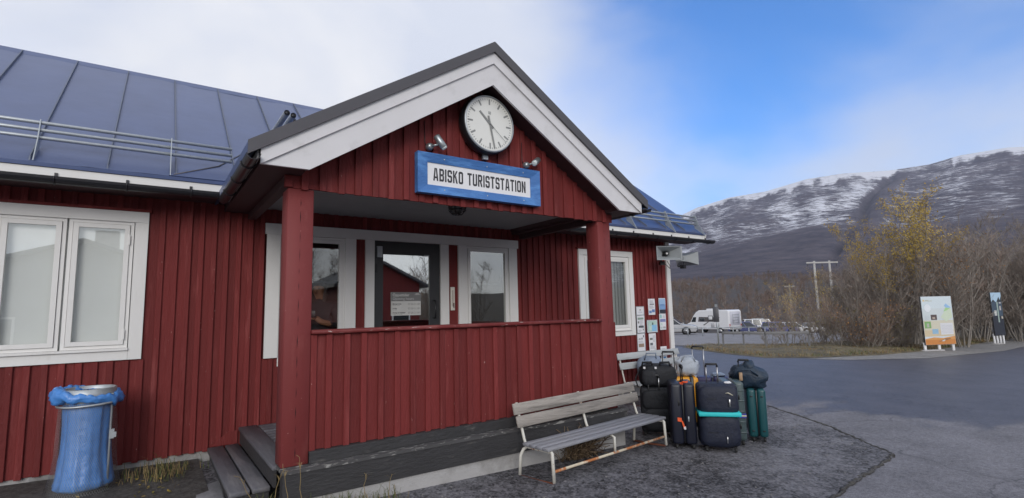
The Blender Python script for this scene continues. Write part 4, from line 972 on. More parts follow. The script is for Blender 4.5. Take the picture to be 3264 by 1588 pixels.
# C  grey-green ribbed shell
s = case('suitcase',4.90,-.83,EV+3,.25,.45,.74,'grey-green ribbed hard-shell suitcase squeezed between the navy and teal cases',None,0)
hardshell(s,.25,.45,.74,M['greyshell'],5); wheels(s,.25,.45)
b = MB(); b.rbox((-.130,-.008,.335),(.130,.458,.352),.004,1,M['cream']); b.rbox((-.130,-.0075,.318),(.130,.457,.334),.004,1,M['bluestrap']); b.rbox((-.130,-.0075,.353),(.130,.457,.369),.004,1,M['bluestrap']); b.build('strap', None, s)
for q in (-1,1):
    for z in (.22,.56): MB().rbox((q*.06-.008,-.008,z-.028),(q*.06+.008,.002,z+.028),.003,1).build('latch', M['black'], s)
# D  teal shell
s = case('suitcase',5.26,-.91,EV-2,.215,.42,.63,'glossy teal hard-shell suitcase at the right end of the luggage',None,0)
hardshell(s,.215,.42,.63,M['tealshell']); wheels(s,.215,.42)
for q in (-1,1):
    for z in (.13,.54): MB().rbox((q*.06-.016,-.008,z-.007),(q*.06+.016,.002,z+.007),.003,1).build('foot_stud', M['black'], s)
tele(s,-.11,.12,.63,.97,.12,M['black'])
Dz = gz(5.26,-.91)+.01+.63
s = empty('duffel_bag', (5.19,-.83,Dz), R(EV-4), 'dark blue duffel bag lying on top of the teal suitcase', 'bag')
soft('body',M['navyduf'],s,.46,.30,.29,-.01,.035,.02,2.5,3,.20,sag=.16)
soft('end_pocket',M['navyduf'],s,.16,.24,.19,.14,.05,.05,2.2,9,.2)
MB().rbox((-.075,-.012,.10),(-.035,.0,.20),.004,1).build('label', M['brown'], s)
MB().tube([(-.15,.02,.12),(-.08,-.02,.22),(.05,-.02,.24),(.14,.03,.16)],.012,6).build('strap', M['navyduf'], s)
# E  black soft case behind the bench, F duffel on it
ex, ey = 4.47, -.06
s = case('suitcase',ex,ey,EV+2,.46,.26,.66,'black soft suitcase standing behind the right end of the near bench',None,0)
MB().rbox((-.23,0,.045),(.23,.24,.605),.04,4).build('body', M['blacksoft'], s); soft('front_pocket',M['blacksoft'],s,.41,.09,.24,.33,0,-.035,4,4,.05); soft('front_pocket',M['blacksoft'],s,.41,.10,.28,.07,0,-.04,4,6,.05)
wheels(s,.46,.24)
tele(s,-.055,-.01,.58,.76,.13)
s = empty('duffel_bag', (ex,ey,gz(ex,ey)+.615), R(EV+2), 'black duffel bag with loop handles on top of the black soft suitcase', 'bag')
soft('body',M['blacksoft'],s,.47,.27,.29,-.01,.0,.01,3.2,11,.10); soft('side_pocket',M['blacksoft'],s,.20,.10,.20,.02,-.10,-.03,3.2,12,.06)
for x in (-.12,.10): MB().tube([(x-.07,.08,.24),(x-.06,.06,.305),(x+.05,.06,.31),(x+.07,.08,.25)],.016,6).build('handle', M['blacksoft'], s)
for x in (-.17,-.03): MB().box((x,-.022,.235),(x+.025,-.005,.26)).build('buckle', M['paper'], s)
MB().tube([(-.22,.1,.22),(-.28,.05,.1),(-.25,.02,.0)],.008,5).build('strap', M['blacksoft'], s)
# G  yellow case behind, H and I bags on it
gx, gy = 5.16, .12
s = case('suitcase',gx,gy,EV+6,.48,.30,.66,'bright yellow hard-shell suitcase with a black strap, behind the black suitcases',None,0)
hz = gz(gx,gy)+.01
MB().rbox((-.24,0,.05),(.24,.145,.655),.035,4).build('shell', M['yellow'], s); MB().rbox((-.24,.155,.05),(.24,.30,.655),.035,4).build('shell', M['yellow'], s); MB().rbox((-.235,.146,.06),(.235,.154,.648),.002,1).build('zip', M['black'], s)
MB().rbox((.125,-.006,.045),(.175,.306,.661),.004,1).build('strap', M['black'], s); wheels(s,.48,.30)
tele(s,-.12,.26,.655,.985,.16,M['black'])
s = empty('holdall', (gx+.06,gy-.03,hz+.66), R(EV+6), 'silver-grey holdall on top of the yellow suitcase', 'bag')
soft('body',M['silverbag'],s,.31,.24,.27,-.006,.06,.03,2.8,21,.22); MB().tube([(-.03,.05,.2),(0.02,.03,.29),(.12,.03,.29),(.16,.05,.2)],.009,6).build('handle', M['silverbag'], s)
# K  indigo case at the back with tall silver handle
kx_, ky_ = 5.52, -.14
s = case('suitcase',kx_,ky_,EV-2,.42,.26,.68,'dark indigo suitcase at the back with its silver handle pulled up',None,0)
hardshell(s,.42,.26,.655,M['purple']); wheels(s,.42,.26); tele(s,-.17,.22,.655,1.06,.15)
soft('jacket',M['greybag'],s,.20,.14,.06,.65,.08,.05,2.2,31,.3)
# I  blue-grey bag on the far bench
s = empty('holdall', (6.05,1.36,gz(5.7,1.3)+.365), R(EV+20), 'blue-grey holdall standing on the far bench behind the handles', 'bag')
soft('body',M['greybag'],s,.40,.26,.42,-.005,.0,.0,2.8,41,.2); MB().tube([(-.1,.05,.36),(-.08,.0,.47),(.08,.0,.47),(.1,.05,.36)],.012,6).build('handle', M['greybag'], s)

# ------------------------------------------------------------------ mountain
SKY = [(20,5.0),(35,6.0),(45,7.6),(53.68,9.53),(55.33,10.21),(58.51,10.94),(61.90,11.16),(65.66,11.88),(68.65,11.95),(72.16,11.62),(75.01,11.62),(77.04,11.97),(80.0,11.97),(82,11.6),(90,10.5),(105,8.5),(140,5.0)]
def skyl(a):
    for (a0,e0),(a1,e1) in zip(SKY[:-1],SKY[1:]):
        if a <= a1: t = (a-a0)/(a1-a0); return e0+(e1-e0)*t
    return 5.0
def sstep(a,b,x): t = clamp((x-a)/(b-a),0,1); return t*t*(3-2*t)
mm = MB(); R0, R1 = 420., 2400.; nr, azs = 120, []
a = 20.
while a < 140: azs.append(a); a += .16 if 50 < a < 86 else .8
rs = [R0+(R1-R0)*(i/nr)**1.15 for i in range(nr+1)]+[R1*1.06,R1*1.3,R1*1.8]
vs = []; dens = []
for r_ in rs:
    for a in azs:
        s_ = clamp((r_-R0)/(R1-R0),0,1); x, y = r_*math.sin(R(a))+CAM.x, r_*math.cos(R(a))+CAM.y
        phi = .16+.84*s_**.72; z = CAM.z+r_*math.tan(R(skyl(a)*phi))
        env = math.sin(math.pi*min(s_,1))**.7; kk = r_/1400
        z += env*kk*(20*fbm(x/420,y/420,.3,5)+5*fbm(x/110,y/110,1.3,4))
        gl = 68.2+(phi-.45)*7.6+.35*math.sin(phi*14)
        gw = math.exp(-((a-gl)/.35)**2)*sstep(.3,.45,phi)*(1-sstep(.93,1,phi))
        z -= 16*kk*gw
        z += 10*kk*math.exp(-((a-gl-1.2)/.9)**2)*sstep(.3,.5,phi)*(1-sstep(.9,1,phi))
        if r_ > R1: z = CAM.z+R1*math.tan(R(skyl(a)))-(r_-R1)*.10
        vs.append((x,y,z))
        h = phi
        big = fbm(a*.35,h*4.5,2.,4)
        lf = sstep(.12,.70,h)*(.68+.22*big)*(1.0 if a < gl else .90)
        top_ = sstep(.87,.99,h+.05*fbm(a*1.3,h*9))*.98*(1 if a < gl or a > 76.5 else .72)
        dn = max(top_, lf, .55*sstep(.36,.5,h)*sstep(.1,.5,big)*(1 if a < gl else .5))
        dn -= .7*gw+.35*math.exp(-((a-gl-.7)/.7)**2)*(1-sstep(.9,1,h))
        dens.append(clamp(dn,0,1.1))
na = len(azs)
mm.add(vs,[(j*na+i,j*na+i+1,(j+1)*na+i+1,(j+1)*na+i) for j in range(len(rs)-1) for i in range(na-1)],None,smooth=True)
def mountain_mat():
    m = bpy.data.materials.new('fell_slope'); m.use_nodes = True; t = m.node_tree; b = t.nodes['Principled BSDF']; b.inputs['Roughness'].default_value = .95; b.inputs['Specular IOR Level'].default_value = .1
    g = N(t,'ShaderNodeNewGeometry'); at = N(t,'ShaderNodeAttribute',attribute_name='snow')
    mp_ = N(t,'ShaderNodeMapping',vector_type='POINT'); mp_.inputs['Rotation'].default_value = (0,0,R(66)); mp_.inputs['Scale'].default_value = (1.0,.28,1.0)
    t.links.new(g.outputs['Position'], mp_.inputs[0])
    n1_ = N(t,'ShaderNodeTexNoise',_Scale=.11,_Detail=9.0,_Roughness=.75,_Distortion=.6); t.links.new(mp_.outputs[0], n1_.inputs['Vector'])
    n2_ = N(t,'ShaderNodeTexNoise',_Scale=.006,_Detail=5.0); t.links.new(g.outputs['Position'], n2_.inputs['Vector'])
    th = MATH(t,'SUBTRACT', MATH(t,'ADD', n1_.outputs['Fac'], MATH(t,'MULTIPLY', MATH(t,'SUBTRACT', n2_.outputs['Fac'], .5), .35)), MATH(t,'SUBTRACT', .86, MATH(t,'MULTIPLY', at.outputs['Fac'], .5)))
    mr = N(t,'ShaderNodeMapRange'); mr.inputs['From Min'].default_value = -.01; mr.inputs['From Max'].default_value = .07; t.links.new(th, mr.inputs['Value'])
    rock = N(t,'ShaderNodeMixRGB'); rock.inputs[1].default_value = (.026,.026,.042,1); rock.inputs[2].default_value = (.155,.135,.15,1); n3_ = N(t,'ShaderNodeTexNoise',_Scale=.022,_Detail=10.0,_Roughness=.75); t.links.new(g.outputs['Position'], n3_.inputs['Vector']); rk = N(t,'ShaderNodeMapRange'); rk.inputs['From Min'].default_value = .38; rk.inputs['From Max'].default_value = .64; t.links.new(MATH(t,'ADD', MATH(t,'MULTIPLY', n1_.outputs['Fac'], .35), MATH(t,'ADD', MATH(t,'MULTIPLY', n3_.outputs['Fac'], .45), MATH(t,'MULTIPLY', n2_.outputs['Fac'], .2))), rk.inputs['Value']); t.links.new(rk.outputs[0], rock.inputs[0])
    mx = N(t,'ShaderNodeMixRGB'); t.links.new(mr.outputs[0], mx.inputs[0]); t.links.new(rock.outputs[0], mx.inputs[1]); mx.inputs[2].default_value = (.66,.67,.72,1)
    t.links.new(mx.outputs[0], b.inputs['Base Color'])
    bn_ = N(t,'ShaderNodeBump',_Strength=.6,_Distance=8.0); t.links.new(n1_.outputs['Fac'], bn_.inputs['Height']); t.links.new(bn_.outputs[0], b.inputs['Normal'])
    return m
mo = mm.build('mountain', mountain_mat()); tag(mo, kind='structure')
ca = mo.data.attributes.new('snow','FLOAT','POINT'); ca.data.foreach_set('value', dens)

# ------------------------------------------------------------------ trees
M['bark'] = mat('grey_brown_bark', (.24,.215,.19), .85, var=.3, nscale=5)
M['barkpale'] = mat('pale_birch_bark', (.24,.22,.195), .8, var=.35, nscale=6, col2=(.10,.085,.07), c2scale=9)
M['twig'] = mat('brown_twigs', (.21,.172,.146), .9, var=.35, nscale=.6, obj=.5)
M['twigred'] = mat('reddish_twigs', (.225,.155,.12), .9, var=.35, nscale=.5, obj=.4)
M['leafy'] = mat('yellow_leaves', (.47,.33,.06), .6, var=.35, nscale=3, obj=.2)
M['leafo'] = mat('rusty_leaves', (.34,.17,.05), .7, var=.35, nscale=3, obj=.3)
M['leafg'] = mat('olive_leaves', (.20,.17,.03), .7, var=.35, nscale=3, obj=.3)
def ribbon(b, p, q, w0, w1, m):
    d = (q-p); a = Vector((random.uniform(-1,1),random.uniform(-1,1),random.uniform(-.4,.4)))
    s_ = d.cross(a); s_ = s_.normalized() if s_.length > 1e-6 else Vector((1,0,0))
    b.add([tuple(p-s_*w0),tuple(p+s_*w0),tuple(q+s_*w1),tuple(q-s_*w1)],[(0,1,2,3)],m)
def make_tree(H, stems, spread, twm, leaf=None, nleaf=0, seed=0, lo=.15, twn=9, barkm=None, leafmin=.3):
    random.seed(seed); tr = MB(); cr_ = MB(); lf = MB(); bark = barkm or M['bark']; tips = []
    for k in range(stems):
        a = 2*math.pi*(k+random.uniform(-.3,.3))/stems; base = Vector((.25*spread*math.cos(a)*.5,.25*spread*math.sin(a)*.5,-.1))
        d = Vector((math.cos(a)*spread*.25,math.sin(a)*spread*.25,1)).normalized(); L = H*random.uniform(.75,1.0); n_ = 9; pts = [base]; rr = []
        for i in range(n_):
            d = (d+Vector((random.gauss(0,.09),random.gauss(0,.09),.03))).normalized(); pts.append(pts[-1]+d*L/n_)
        r0 = .022+.006*H*random.uniform(.5,1)/math.sqrt(stems)
        rr = [r0*(1-.88*i/n_) for i in range(n_+1)]
        tr.tube(pts, rr, 5, bark, cap=False)
        for i in range(n_*3):
            f_ = lo+(1-lo)*random.random(); ii = min(n_-1,int(f_*n_)); p = pts[ii].lerp(pts[ii+1], f_*n_-ii)
            a2 = random.uniform(0,2*math.pi); bl = H*random.uniform(.12,.30)*(1.15-.7*f_)
            bd = Vector((math.cos(a2),math.sin(a2),random.uniform(.5,1.4))).normalized(); q = p; bp_ = [p]
            for _ in range(3):
                bd = (bd+Vector((random.gauss(0,.15),random.gauss(0,.15),.10))).normalized(); q = q+bd*bl/3; bp_.append(q)
            for u,v in zip(bp_[:-1],bp_[1:]): ribbon(cr_,u,v,.011,.008,bark)
            for _ in range(twn):
                t_ = random.random(); jj = min(2,int(t_*3)); u = bp_[jj].lerp(bp_[jj+1],t_*3-jj)
                td = (bd*.5+Vector((random.gauss(0,.5),random.gauss(0,.5),random.gauss(.45,.3)))).normalized(); tl = random.uniform(.18,.55)
                v = u+td*tl*.55; w_ = v+(td+Vector((random.gauss(0,.25),random.gauss(0,.25),.15))).normalized()*tl*.5
                ribbon(cr_,u,v,.0065,.005,twm); ribbon(cr_,v,w_,.005,.003,twm); tips.append((w_, f_)); tips.append((v,f_))
    if leaf:
        c_ = [t for t in tips if t[1] > leafmin]
        for _ in range(nleaf):
            p, _f = random.choice(c_); p = p+Vector((random.gauss(0,.06),random.gauss(0,.06),random.gauss(0,.06)))
            s1 = Vector((random.gauss(0,1),random.gauss(0,1),random.gauss(0,1))).normalized()*random.uniform(.020,.042); s2 = s1.orthogonal().normalized()*random.uniform(.018,.036)
            lf.add([tuple(p-s1),tuple(p+s2),tuple(p+s1),tuple(p-s2)],[(0,1,2,3)],leaf)
    return [(n_,x.mesh(n_)) for n_,x in (('trunk',tr),('crown',cr_),('foliage',lf)) if x.v]
VAR = {
 'bare':[make_tree(6.0,5,1.0,M['twig'],M['leafo'],60,11,twn=10), make_tree(5.6,7,1.3,M['twig'],None,0,12,twn=9), make_tree(6.4,4,.9,M['twig'],M['leafg'],90,13,twn=12), make_tree(5.2,8,1.6,M['twigred'],M['leafo'],120,14,twn=8), make_tree(6.2,6,1.1,M['twig'],None,0,15,twn=9)],
 'yellow':[make_tree(7.4,6,1.0,M['twig'],M['leafy'],4200,21,twn=10,leafmin=.5), make_tree(6.6,5,1.1,M['twig'],M['leafo'],900,22,twn=10,leafmin=.4), make_tree(4.6,4,.9,M['twig'],M['leafy'],700,24,twn=9,leafmin=.5)],
 'sparse':[make_tree(2.6,5,1.7,M['twig'],M['leafg'],110,34,lo=.15,twn=3,leafmin=.2), make_tree(2.8,5,1.6,M['twigred'],M['leafy'],150,35,lo=.2,twn=3,leafmin=.3)],
 'bush':[make_tree(2.6,9,2.4,M['twigred'],M['leafo'],260,31,lo=.1,twn=7,leafmin=.1), make_tree(2.4,8,2.6,M['twig'],M['leafg'],420,32,lo=.1,twn=6,leafmin=.2), make_tree(2.9,8,2.0,M['twigred'],M['leafy'],420,33,lo=.1,twn=7,leafmin=.3)]}
random.seed(5)
def plant(var, x, y, sc, label, cat, group, name):
    o = empty(name, (x,y,gz(x,y)-.05), random.uniform(0,6.28), label, cat, group); o.scale = (sc*random.uniform(.9,1.1),sc*random.uniform(.9,1.1),sc)
    for n_, me in var: ob(n_, me, o)
    return o
def pol(r_, az): return CAM.x+r_*math.sin(R(az)), CAM.y+r_*math.cos(R(az))
LT = 'bare grey-brown tree in the dense thicket behind the information boards'; GT = 'bare trees of the thicket'
k = 0
for az0 in range(0,15):
    for q in range(5):
        az = 69.0+az0*1.2+random.uniform(-.6,.6); r_ = 29.4+q*2.7+random.uniform(-1,1)+max(0,(az-74))*.45+(1.6 if 72.3 < az < 75.8 else 0)
        if az > 75.8: r_ += 10
        hmax = 4.6+1.5*sstep(69,72,az)
        if az > 75.8: hmax = 7.4
        sc = hmax/6.0*random.uniform(.74,1.10)*((r_/31)**.55 if az <= 75.8 else 1)
        x, y = pol(r_,az); plant(VAR['bare'][k % 5], x, y, sc, LT, 'tree', GT, 'birch_tree'); k += 1
for az, r_, sc, v, lb in ((72.7,31.5,1.10,0,'tallest birch, its crown full of golden leaves, left of the white information board'),(70.9,30.5,.86,0,'shorter golden-leaved birch to the left of the tallest yellow birch'),(74.6,32,.95,1,'birch with thin rusty leaves just right of the tallest yellow birch'),
                         (65.6,50,1.15,2,'yellow-topped birch rising behind the crossbar of the power poles'),(67.6,40,1.0,2,'small yellow-leaved birch right of the power poles'),(63.2,60,1.1,2,'olive-yellow birch left of the power poles')):
    x, y = pol(r_,az); plant(VAR['yellow'][v], x, y, sc, lb, 'tree', 'birches still in leaf', 'birch_tree')
LB = 'reddish bare bush on the verge between the fence and the thicket'
bs = [(61.4,28.2,.55,1,'olive-leaved low bush at the right end of the plank fence'),(62.9,29.5,.85,2,'yellowish bush in front of the parked steel-blue car'),(64.3,28.4,.62,0,LB),(65.5,29.2,.78,0,LB),(66.4,29.8,.95,2,'rusty-yellow bush below the power poles'),(67.3,28.4,.8,0,LB),(69.2,28.2,.95,0,LB),(65.9,34,.95,2,'orange-tinted bush farther back below the power poles'),(67.6,33,1.35,0,LB),(71.0,29.2,.8,1,'low green-brown bush left of the white information board')]
for az,r_,sc,v,lb in bs:
    x, y = pol(r_,az); plant(VAR['bush'][v] if az > 67.9 else VAR['sparse'][v//2], x, y, sc, lb, 'bush', 'verge bushes' if lb == LB else None, 'bush')
# trees mirrored in the door and window panes (behind the viewer)
for x,y,sc in ((13.6,-23,1.0),(14.9,-24,1.1),(17,-21,.9),(5.4,-25,1.3),(6.7,-26,1.25),(8.0,-25,1.2),(21,-21,1.0),(24,-22,1.1)):
    plant(VAR['bare'][int(x) % 5], x, y, sc, 'bare birch across the road, mirrored in the porch windows', 'tree', 'birches across the road', 'birch_tree')

# far birch scrub on the rising ground (a mass nobody could count)
random.seed(9); ff = MB(); cnt = 0
M['far'] = mat('far_twigs', (.155,.118,.098), .95, var=.5, nscale=.08, col2=(.11,.085,.065), c2scale=.05)
M['far2'] = mat('far_twigs_red', (.165,.115,.092), .95, var=.4, nscale=.08)
M['fartrunk'] = mat('far_birch_trunks', (.30,.28,.25), .9, var=.3, nscale=1)
while cnt < 3300:
    az = random.uniform(46,98); u = random.random(); r_ = math.sqrt(112**2+u*(420**2-112**2))
    if random.random() > (150/r_)**.35: continue
    x, y = pol(r_,az); zb = gz(x,y)+3.5*fbm(x/60,y/60)*clamp((math.hypot(x,y)-120)/100,0,1)-.3; hgt = random.uniform(3.0,5.2); cnt += 1
    tm = M['far2'] if random.random() < .35 else M['far']
    for s_ in range(random.choice((1,1,2,3))):
        lean = Vector((random.gauss(0,.10),random.gauss(0,.10),1)); p = Vector((x+random.gauss(0,.5),y+random.gauss(0,.5),zb)); q = p+lean*hgt*random.uniform(.6,.9)
        ribbon(ff,p,q,.070,.03,M['fartrunk'] if random.random() < .35 else M['far'])
        for _ in range(30):
            f_ = random.uniform(.12,1); u_ = p.lerp(q,f_); a_ = random.uniform(0,6.28); L = hgt*random.uniform(.15,.34)
            v_ = u_+Vector((math.cos(a_)*.65,math.sin(a_)*.65,random.uniform(.2,1.1))).normalized()*L; ribbon(ff,u_,v_,.040,.022,tm)
tag(ff.build('birch_scrub'), 'brown leafless birch scrub covering the rising ground behind the car park', 'scrub', kind='stuff')

# ------------------------------------------------------------------ grass
M['g1'] = mat('green_grass', (.075,.095,.022), .7, var=.35, nscale=2); M['g2'] = mat('straw_grass', (.26,.19,.085), .75, var=.3, nscale=2); M['g3'] = mat('rusty_grass', (.16,.085,.035), .75, var=.3, nscale=2)
def inpoly(x,y,P):
    c_ = False; j = len(P)-1
    for i in range(len(P)):
        if (P[i][1] > y) != (P[j][1] > y) and x < (P[j][0]-P[i][0])*(y-P[i][1])/(P[j][1]-P[i][1])+P[i][0]: c_ = not c_
        j = i
    return c_
def blade(b, x, y, z, h, w, m, bend=.5):
    a = random.uniform(0,6.28); d = Vector((math.cos(a),math.sin(a),0)); s_ = Vector((-d.y,d.x,0))*w; p = Vector((x,y,z)); q = p+Vector((0,0,h*.6))+d*h*bend*.25; t_ = p+Vector((0,0,h*(1-.3*bend)))+d*h*bend*.8
    b.add([tuple(p-s_),tuple(p+s_),tuple(q+s_*.7),tuple(q-s_*.7),tuple(t_)],[(0,1,2,3),(3,2,4)],m)
random.seed(3); gr = MB(); n_ = 0
while n_ < 24000:
    x, y = random.uniform(17,45), random.uniform(3.4,12.4)
    if not inpoly(x,y,verge): continue
    n_ += 1; f_ = fbm(x*.5,y*.5); m_ = M['g1'] if f_+random.gauss(0,.25) > .12 else (M['g2'] if random.random() < .6 else M['g3'])
    hh = random.uniform(.03,.15)*(1.6 if m_ is not M['g1'] and random.random() < .4 else 1); blade(gr,x,y,gz(x,y)+.05,hh,.007,m_,.9)
tag(gr.build('verge_grass'), 'mixed green and straw-coloured grass on the verge', 'grass', kind='stuff')
gr = MB()
for k in range(1500):
    r_ = random.random()
    if r_ < .62: x, y = random.gauss(.22,.34), random.gauss(-.20,.075)
    elif r_ < .8: x, y = random.gauss(-.14,.10), random.gauss(.04,.07)
    else: x, y = random.gauss(-.72,.16), random.gauss(1.62,.16)
    if x > .95 or (x > -.02 and y > -.115 and x < 3.8) or y > 1.95: continue
    if -.56 < x < -.3 and y > .2 and y < 1.55: continue
    green = random.random() < (.75 if r_ < .8 else .35)
    blade(gr,x,y,gz(x,y)+.01,random.uniform(.05,.17)*(1.35 if random.random() < .1 else 1),.0028,M['g1'] if green else M['g2'],.7)
tag(gr.build('grass_tufts'), 'green and straw grass growing round the foot of the porch steps', 'grass', kind='stuff')
# tall dry stalks by the post
random.seed(12)
for k,(x,y,h,dx) in enumerate(((.02,-.22,.50,-.05),(.13,-.2,.55,-.06),(-.08,-.1,.42,.10),(-.16,.0,.40,-.16),(.60,-.2,.30,.02),(.80,-.22,.26,.04))):
    b = MB(); p = [Vector((x,y,gz(x,y)))]; z = 0
    for i in range(7): p.append(Vector((x+dx*((i+1)/7)**1.6+random.gauss(0,.006), y+random.gauss(0,.006), gz(x,y)+h*(i+1)/7-(.10*h if i == 6 else 0))))
    b.tube(p,[.0035-.0003*i for i in range(8)],4,M['g2'])
    for i in range(3): blade(b,*p[5],.06,.0025,M['g2'],1.2)
    tag(b.build('grass_stalk'), 'dry grass stalk standing in front of the cracked porch post', 'stalk', 'dry stalks by the post')
# fallen leaves on the soil
lv = MB()
for k in range(60):
    x, y = random.gauss(-.75,.22), random.uniform(.7,1.7)
    if x > -.58: continue
    c_ = Vector((x,y,gz(x,y)+.03)); s1 = Vector((random.gauss(0,1),random.gauss(0,1),random.gauss(0,.25))).normalized()*random.uniform(.012,.024); s2 = s1.cross(Vector((0,0,1))).normalized()*.011
    lv.add([tuple(c_-s1),tuple(c_+s2),tuple(c_+s1),tuple(c_-s2)],[(0,1,2,3)],M['leafg'] if k % 2 else M['leafy'])
tag(lv.build('fallen_leaves'), 'scattered yellow-green leaves on the soil by the wall', 'leaves', kind='stuff')
# loose stones on the apron
pb = MB(); random.seed(4)
for k in range(1500):
    x, y = random.uniform(-.4,6.6), random.uniform(-2.1,-.15)
    if not inpoly(x,y,patch) or (x < 3.9 and y > -.12): continue
    r_ = random.uniform(.004,.013)*(1.6 if random.random() < .05 else 1); z = gz(x,y)+.012
    P = [Vector((x+r_*math.cos(a_)*random.uniform(.7,1.2), y+r_*math.sin(a_)*random.uniform(.7,1.2), z+random.uniform(-.2,.2)*r_)) for a_ in (0,1.25,2.5,3.8,5)]
    pb.add([tuple(p) for p in P]+[(x,y,z+r_*.7),(x,y,z-r_*.3)],[(i,(i+1)%5,5) for i in range(5)],M['shoulder'] if k % 4 == 0 else M['gravelpatch'])
tag(pb.build('loose_stones'), 'small loose stones on the gravel apron in front of the porch', 'stones', kind='stuff')

# ------------------------------------------------------------------ low plank fence on the verge
M['fencewood'] = mat('grey_fence_wood', (.17,.17,.175), .8, var=.25, nscale=8)
fp = [pol(27.4,57.0),pol(27.2,58.9),pol(26.9,60.9),pol(27.2,62.8),pol(27.6,64.6)]
f0 = empty('plank_fence', (fp[0][0],fp[0][1],gz(*fp[0])), 0, 'low grey fence of one wide plank on short posts at the car park edge', 'fence')
def rel(o, p): return (p[0]-o.location.x, p[1]-o.location.y, p[2]-o.location.z)
for x,y in fp:
    z = gz(x,y); a_, c_ = rel(f0,(x-.03,y-.03,z-.1)), rel(f0,(x+.03,y+.03,z+.80)); MB().box(a_,c_).build('post', M['fencewood'], f0)
for (xa,ya),(xb,yb) in zip(fp[:-1],fp[1:]):
    d = Vector((xb-xa,yb-ya,0)); a_ = math.degrees(math.atan2(d.y,d.x)); MB().rbox((-.02,-.09,.66),(d.length-.03,-.055,.79),.005,1).build('plank', M['fencewood'], f0, T(*rel(f0,(xa,ya,gz(xa,ya)))) @ RZ(a_))
# sign pole seen from behind
px_, py_ = pol(27.0,56.55); pl = empty('sign_pole', (px_,py_,gz(px_,py_)), 0, 'thin grey pole with a dark plate seen from behind, at the verge tip', 'sign')
MB().tube([(0,0,-.1),(0,0,2.05)],.035,8).build('pole', M['galv'], pl); MB().rbox((-.16,-.06,1.25),(.10,-.04,1.98),.01,1).build('plate', mat('plate_back',(.06,.06,.07),.5), pl, RZ(-58)); MB().box((-.05,-.04,1.95),(.05,.04,2.1)).build('cap', M['galv'], pl)
# pipe railing in front of the cars
rl = [pol(46+.55*k, 52.2+k*1.45) for k in range(8)]
r0_ = empty('pipe_railing', (rl[0][0],rl[0][1],gz(*rl[0])), 0, 'pale pipe railing along the far side of the car park, in front of the cars', 'railing')
for x,y in rl: MB().tube([rel(r0_,(x,y,gz(x,y)-.1)),rel(r0_,(x,y,gz(x,y)+.72))],.045,6).build('post', M['galv'], r0_)
for a_,c_ in zip(rl[:-1],rl[1:]): MB().tube([rel(r0_,(a_[0],a_[1],gz(*a_)+.72)),rel(r0_,(c_[0],c_[1],gz(*c_)+.72))],.04,6).build('rail', M['galv'], r0_)
# small direction post among bushes
x,y = pol(66,63.35); sp = empty('marker_post', (x,y,gz(x,y)), 0, 'small pale cross-armed post among the bushes behind the cars', 'post'); MB().box((-.06,-.06,0),(.06,.06,5.4)).build('post', M['fartrunk'], sp); MB().box((-.5,-.05,5.15),(.5,.05,5.3)).build('arm', M['fartrunk'], sp, RZ(-63))
# power poles
hx, hy = (65.9,24.9); hp = empty('power_pole', (hx,hy,gz(hx,hy)), 0, 'pair of tall timber power poles joined by a crossbar above the bushes', 'power pole')
a_ = -35.5
M['poletimber'] = mat('weathered_pole', (.40,.39,.375), .85, var=.3, nscale=4)
for q in (-.92,.92): MB().tube([(q,0,-.3),(q,0,8.75)],[.17,.12],8).build('pole', M['poletimber'], hp, RZ(a_))
MB().box((-1.9,-.13,8.45),(1.9,.0,8.62)).build('crossbar', M['poletimber'], hp, RZ(a_))
for q in (-1.75,0,1.75): MB().lathe([(.05,-.35),(.08,-.3),(.05,-.2),(.08,-.12),(.04,0)],8).build('insulator', M['verge'], hp, RZ(a_) @ T(q,-.06,8.45))

# ------------------------------------------------------------------ information boards
def board(name, p0, p1, z0, z1, label, prints, nposts, basecol):
    (xa,ya),(xb,yb) = p0,p1; d = Vector((xb-xa,yb-ya,0)); L = d.length; a_ = math.degrees(math.atan2(d.y,d.x)); g_ = gz((xa+xb)/2,(ya+yb)/2)
    s = empty(name, (xa,ya,g_), R(a_), label, 'sign')
    MB().rbox((-.06,0,z0-g_),(L+.06,.06,z1-g_),.008,1).build('panel', M['ink'], s)
    MB().box((-.055,-.004,z0-g_+.006),(L+.055,-.0005,z1-g_-.006)).build('sheet', pr(basecol), s)
    for k in range(nposts):
        x = L*k/(nposts-1); MB().rbox((x-.055,.0,-.1),(x+.055,.055,z0-g_+.1),.005,1).build('post', M['fartrunk'] if False else M['signwhite'], s, T(0,.062 if k < 99 else 0,0))
    MB().rbox((-.25,-.10,-.02),(L*.55,.2,.06),.02,1).build('footing', M['concrete'], s)
    for i,(poly,col) in enumerate(prints):
        MB().add([(-.05+(L+.1)*u,-.0055-.0004*i,z0-g_+.01+(z1-z0-.02)*v) for u,v in poly],[list(range(len(poly)))],pr(col)).build('print', None, s)
    return s
def rc(u0,u1,v0,v1): return [(u0,v0),(u1,v0),(u1,v1),(u0,v1)]
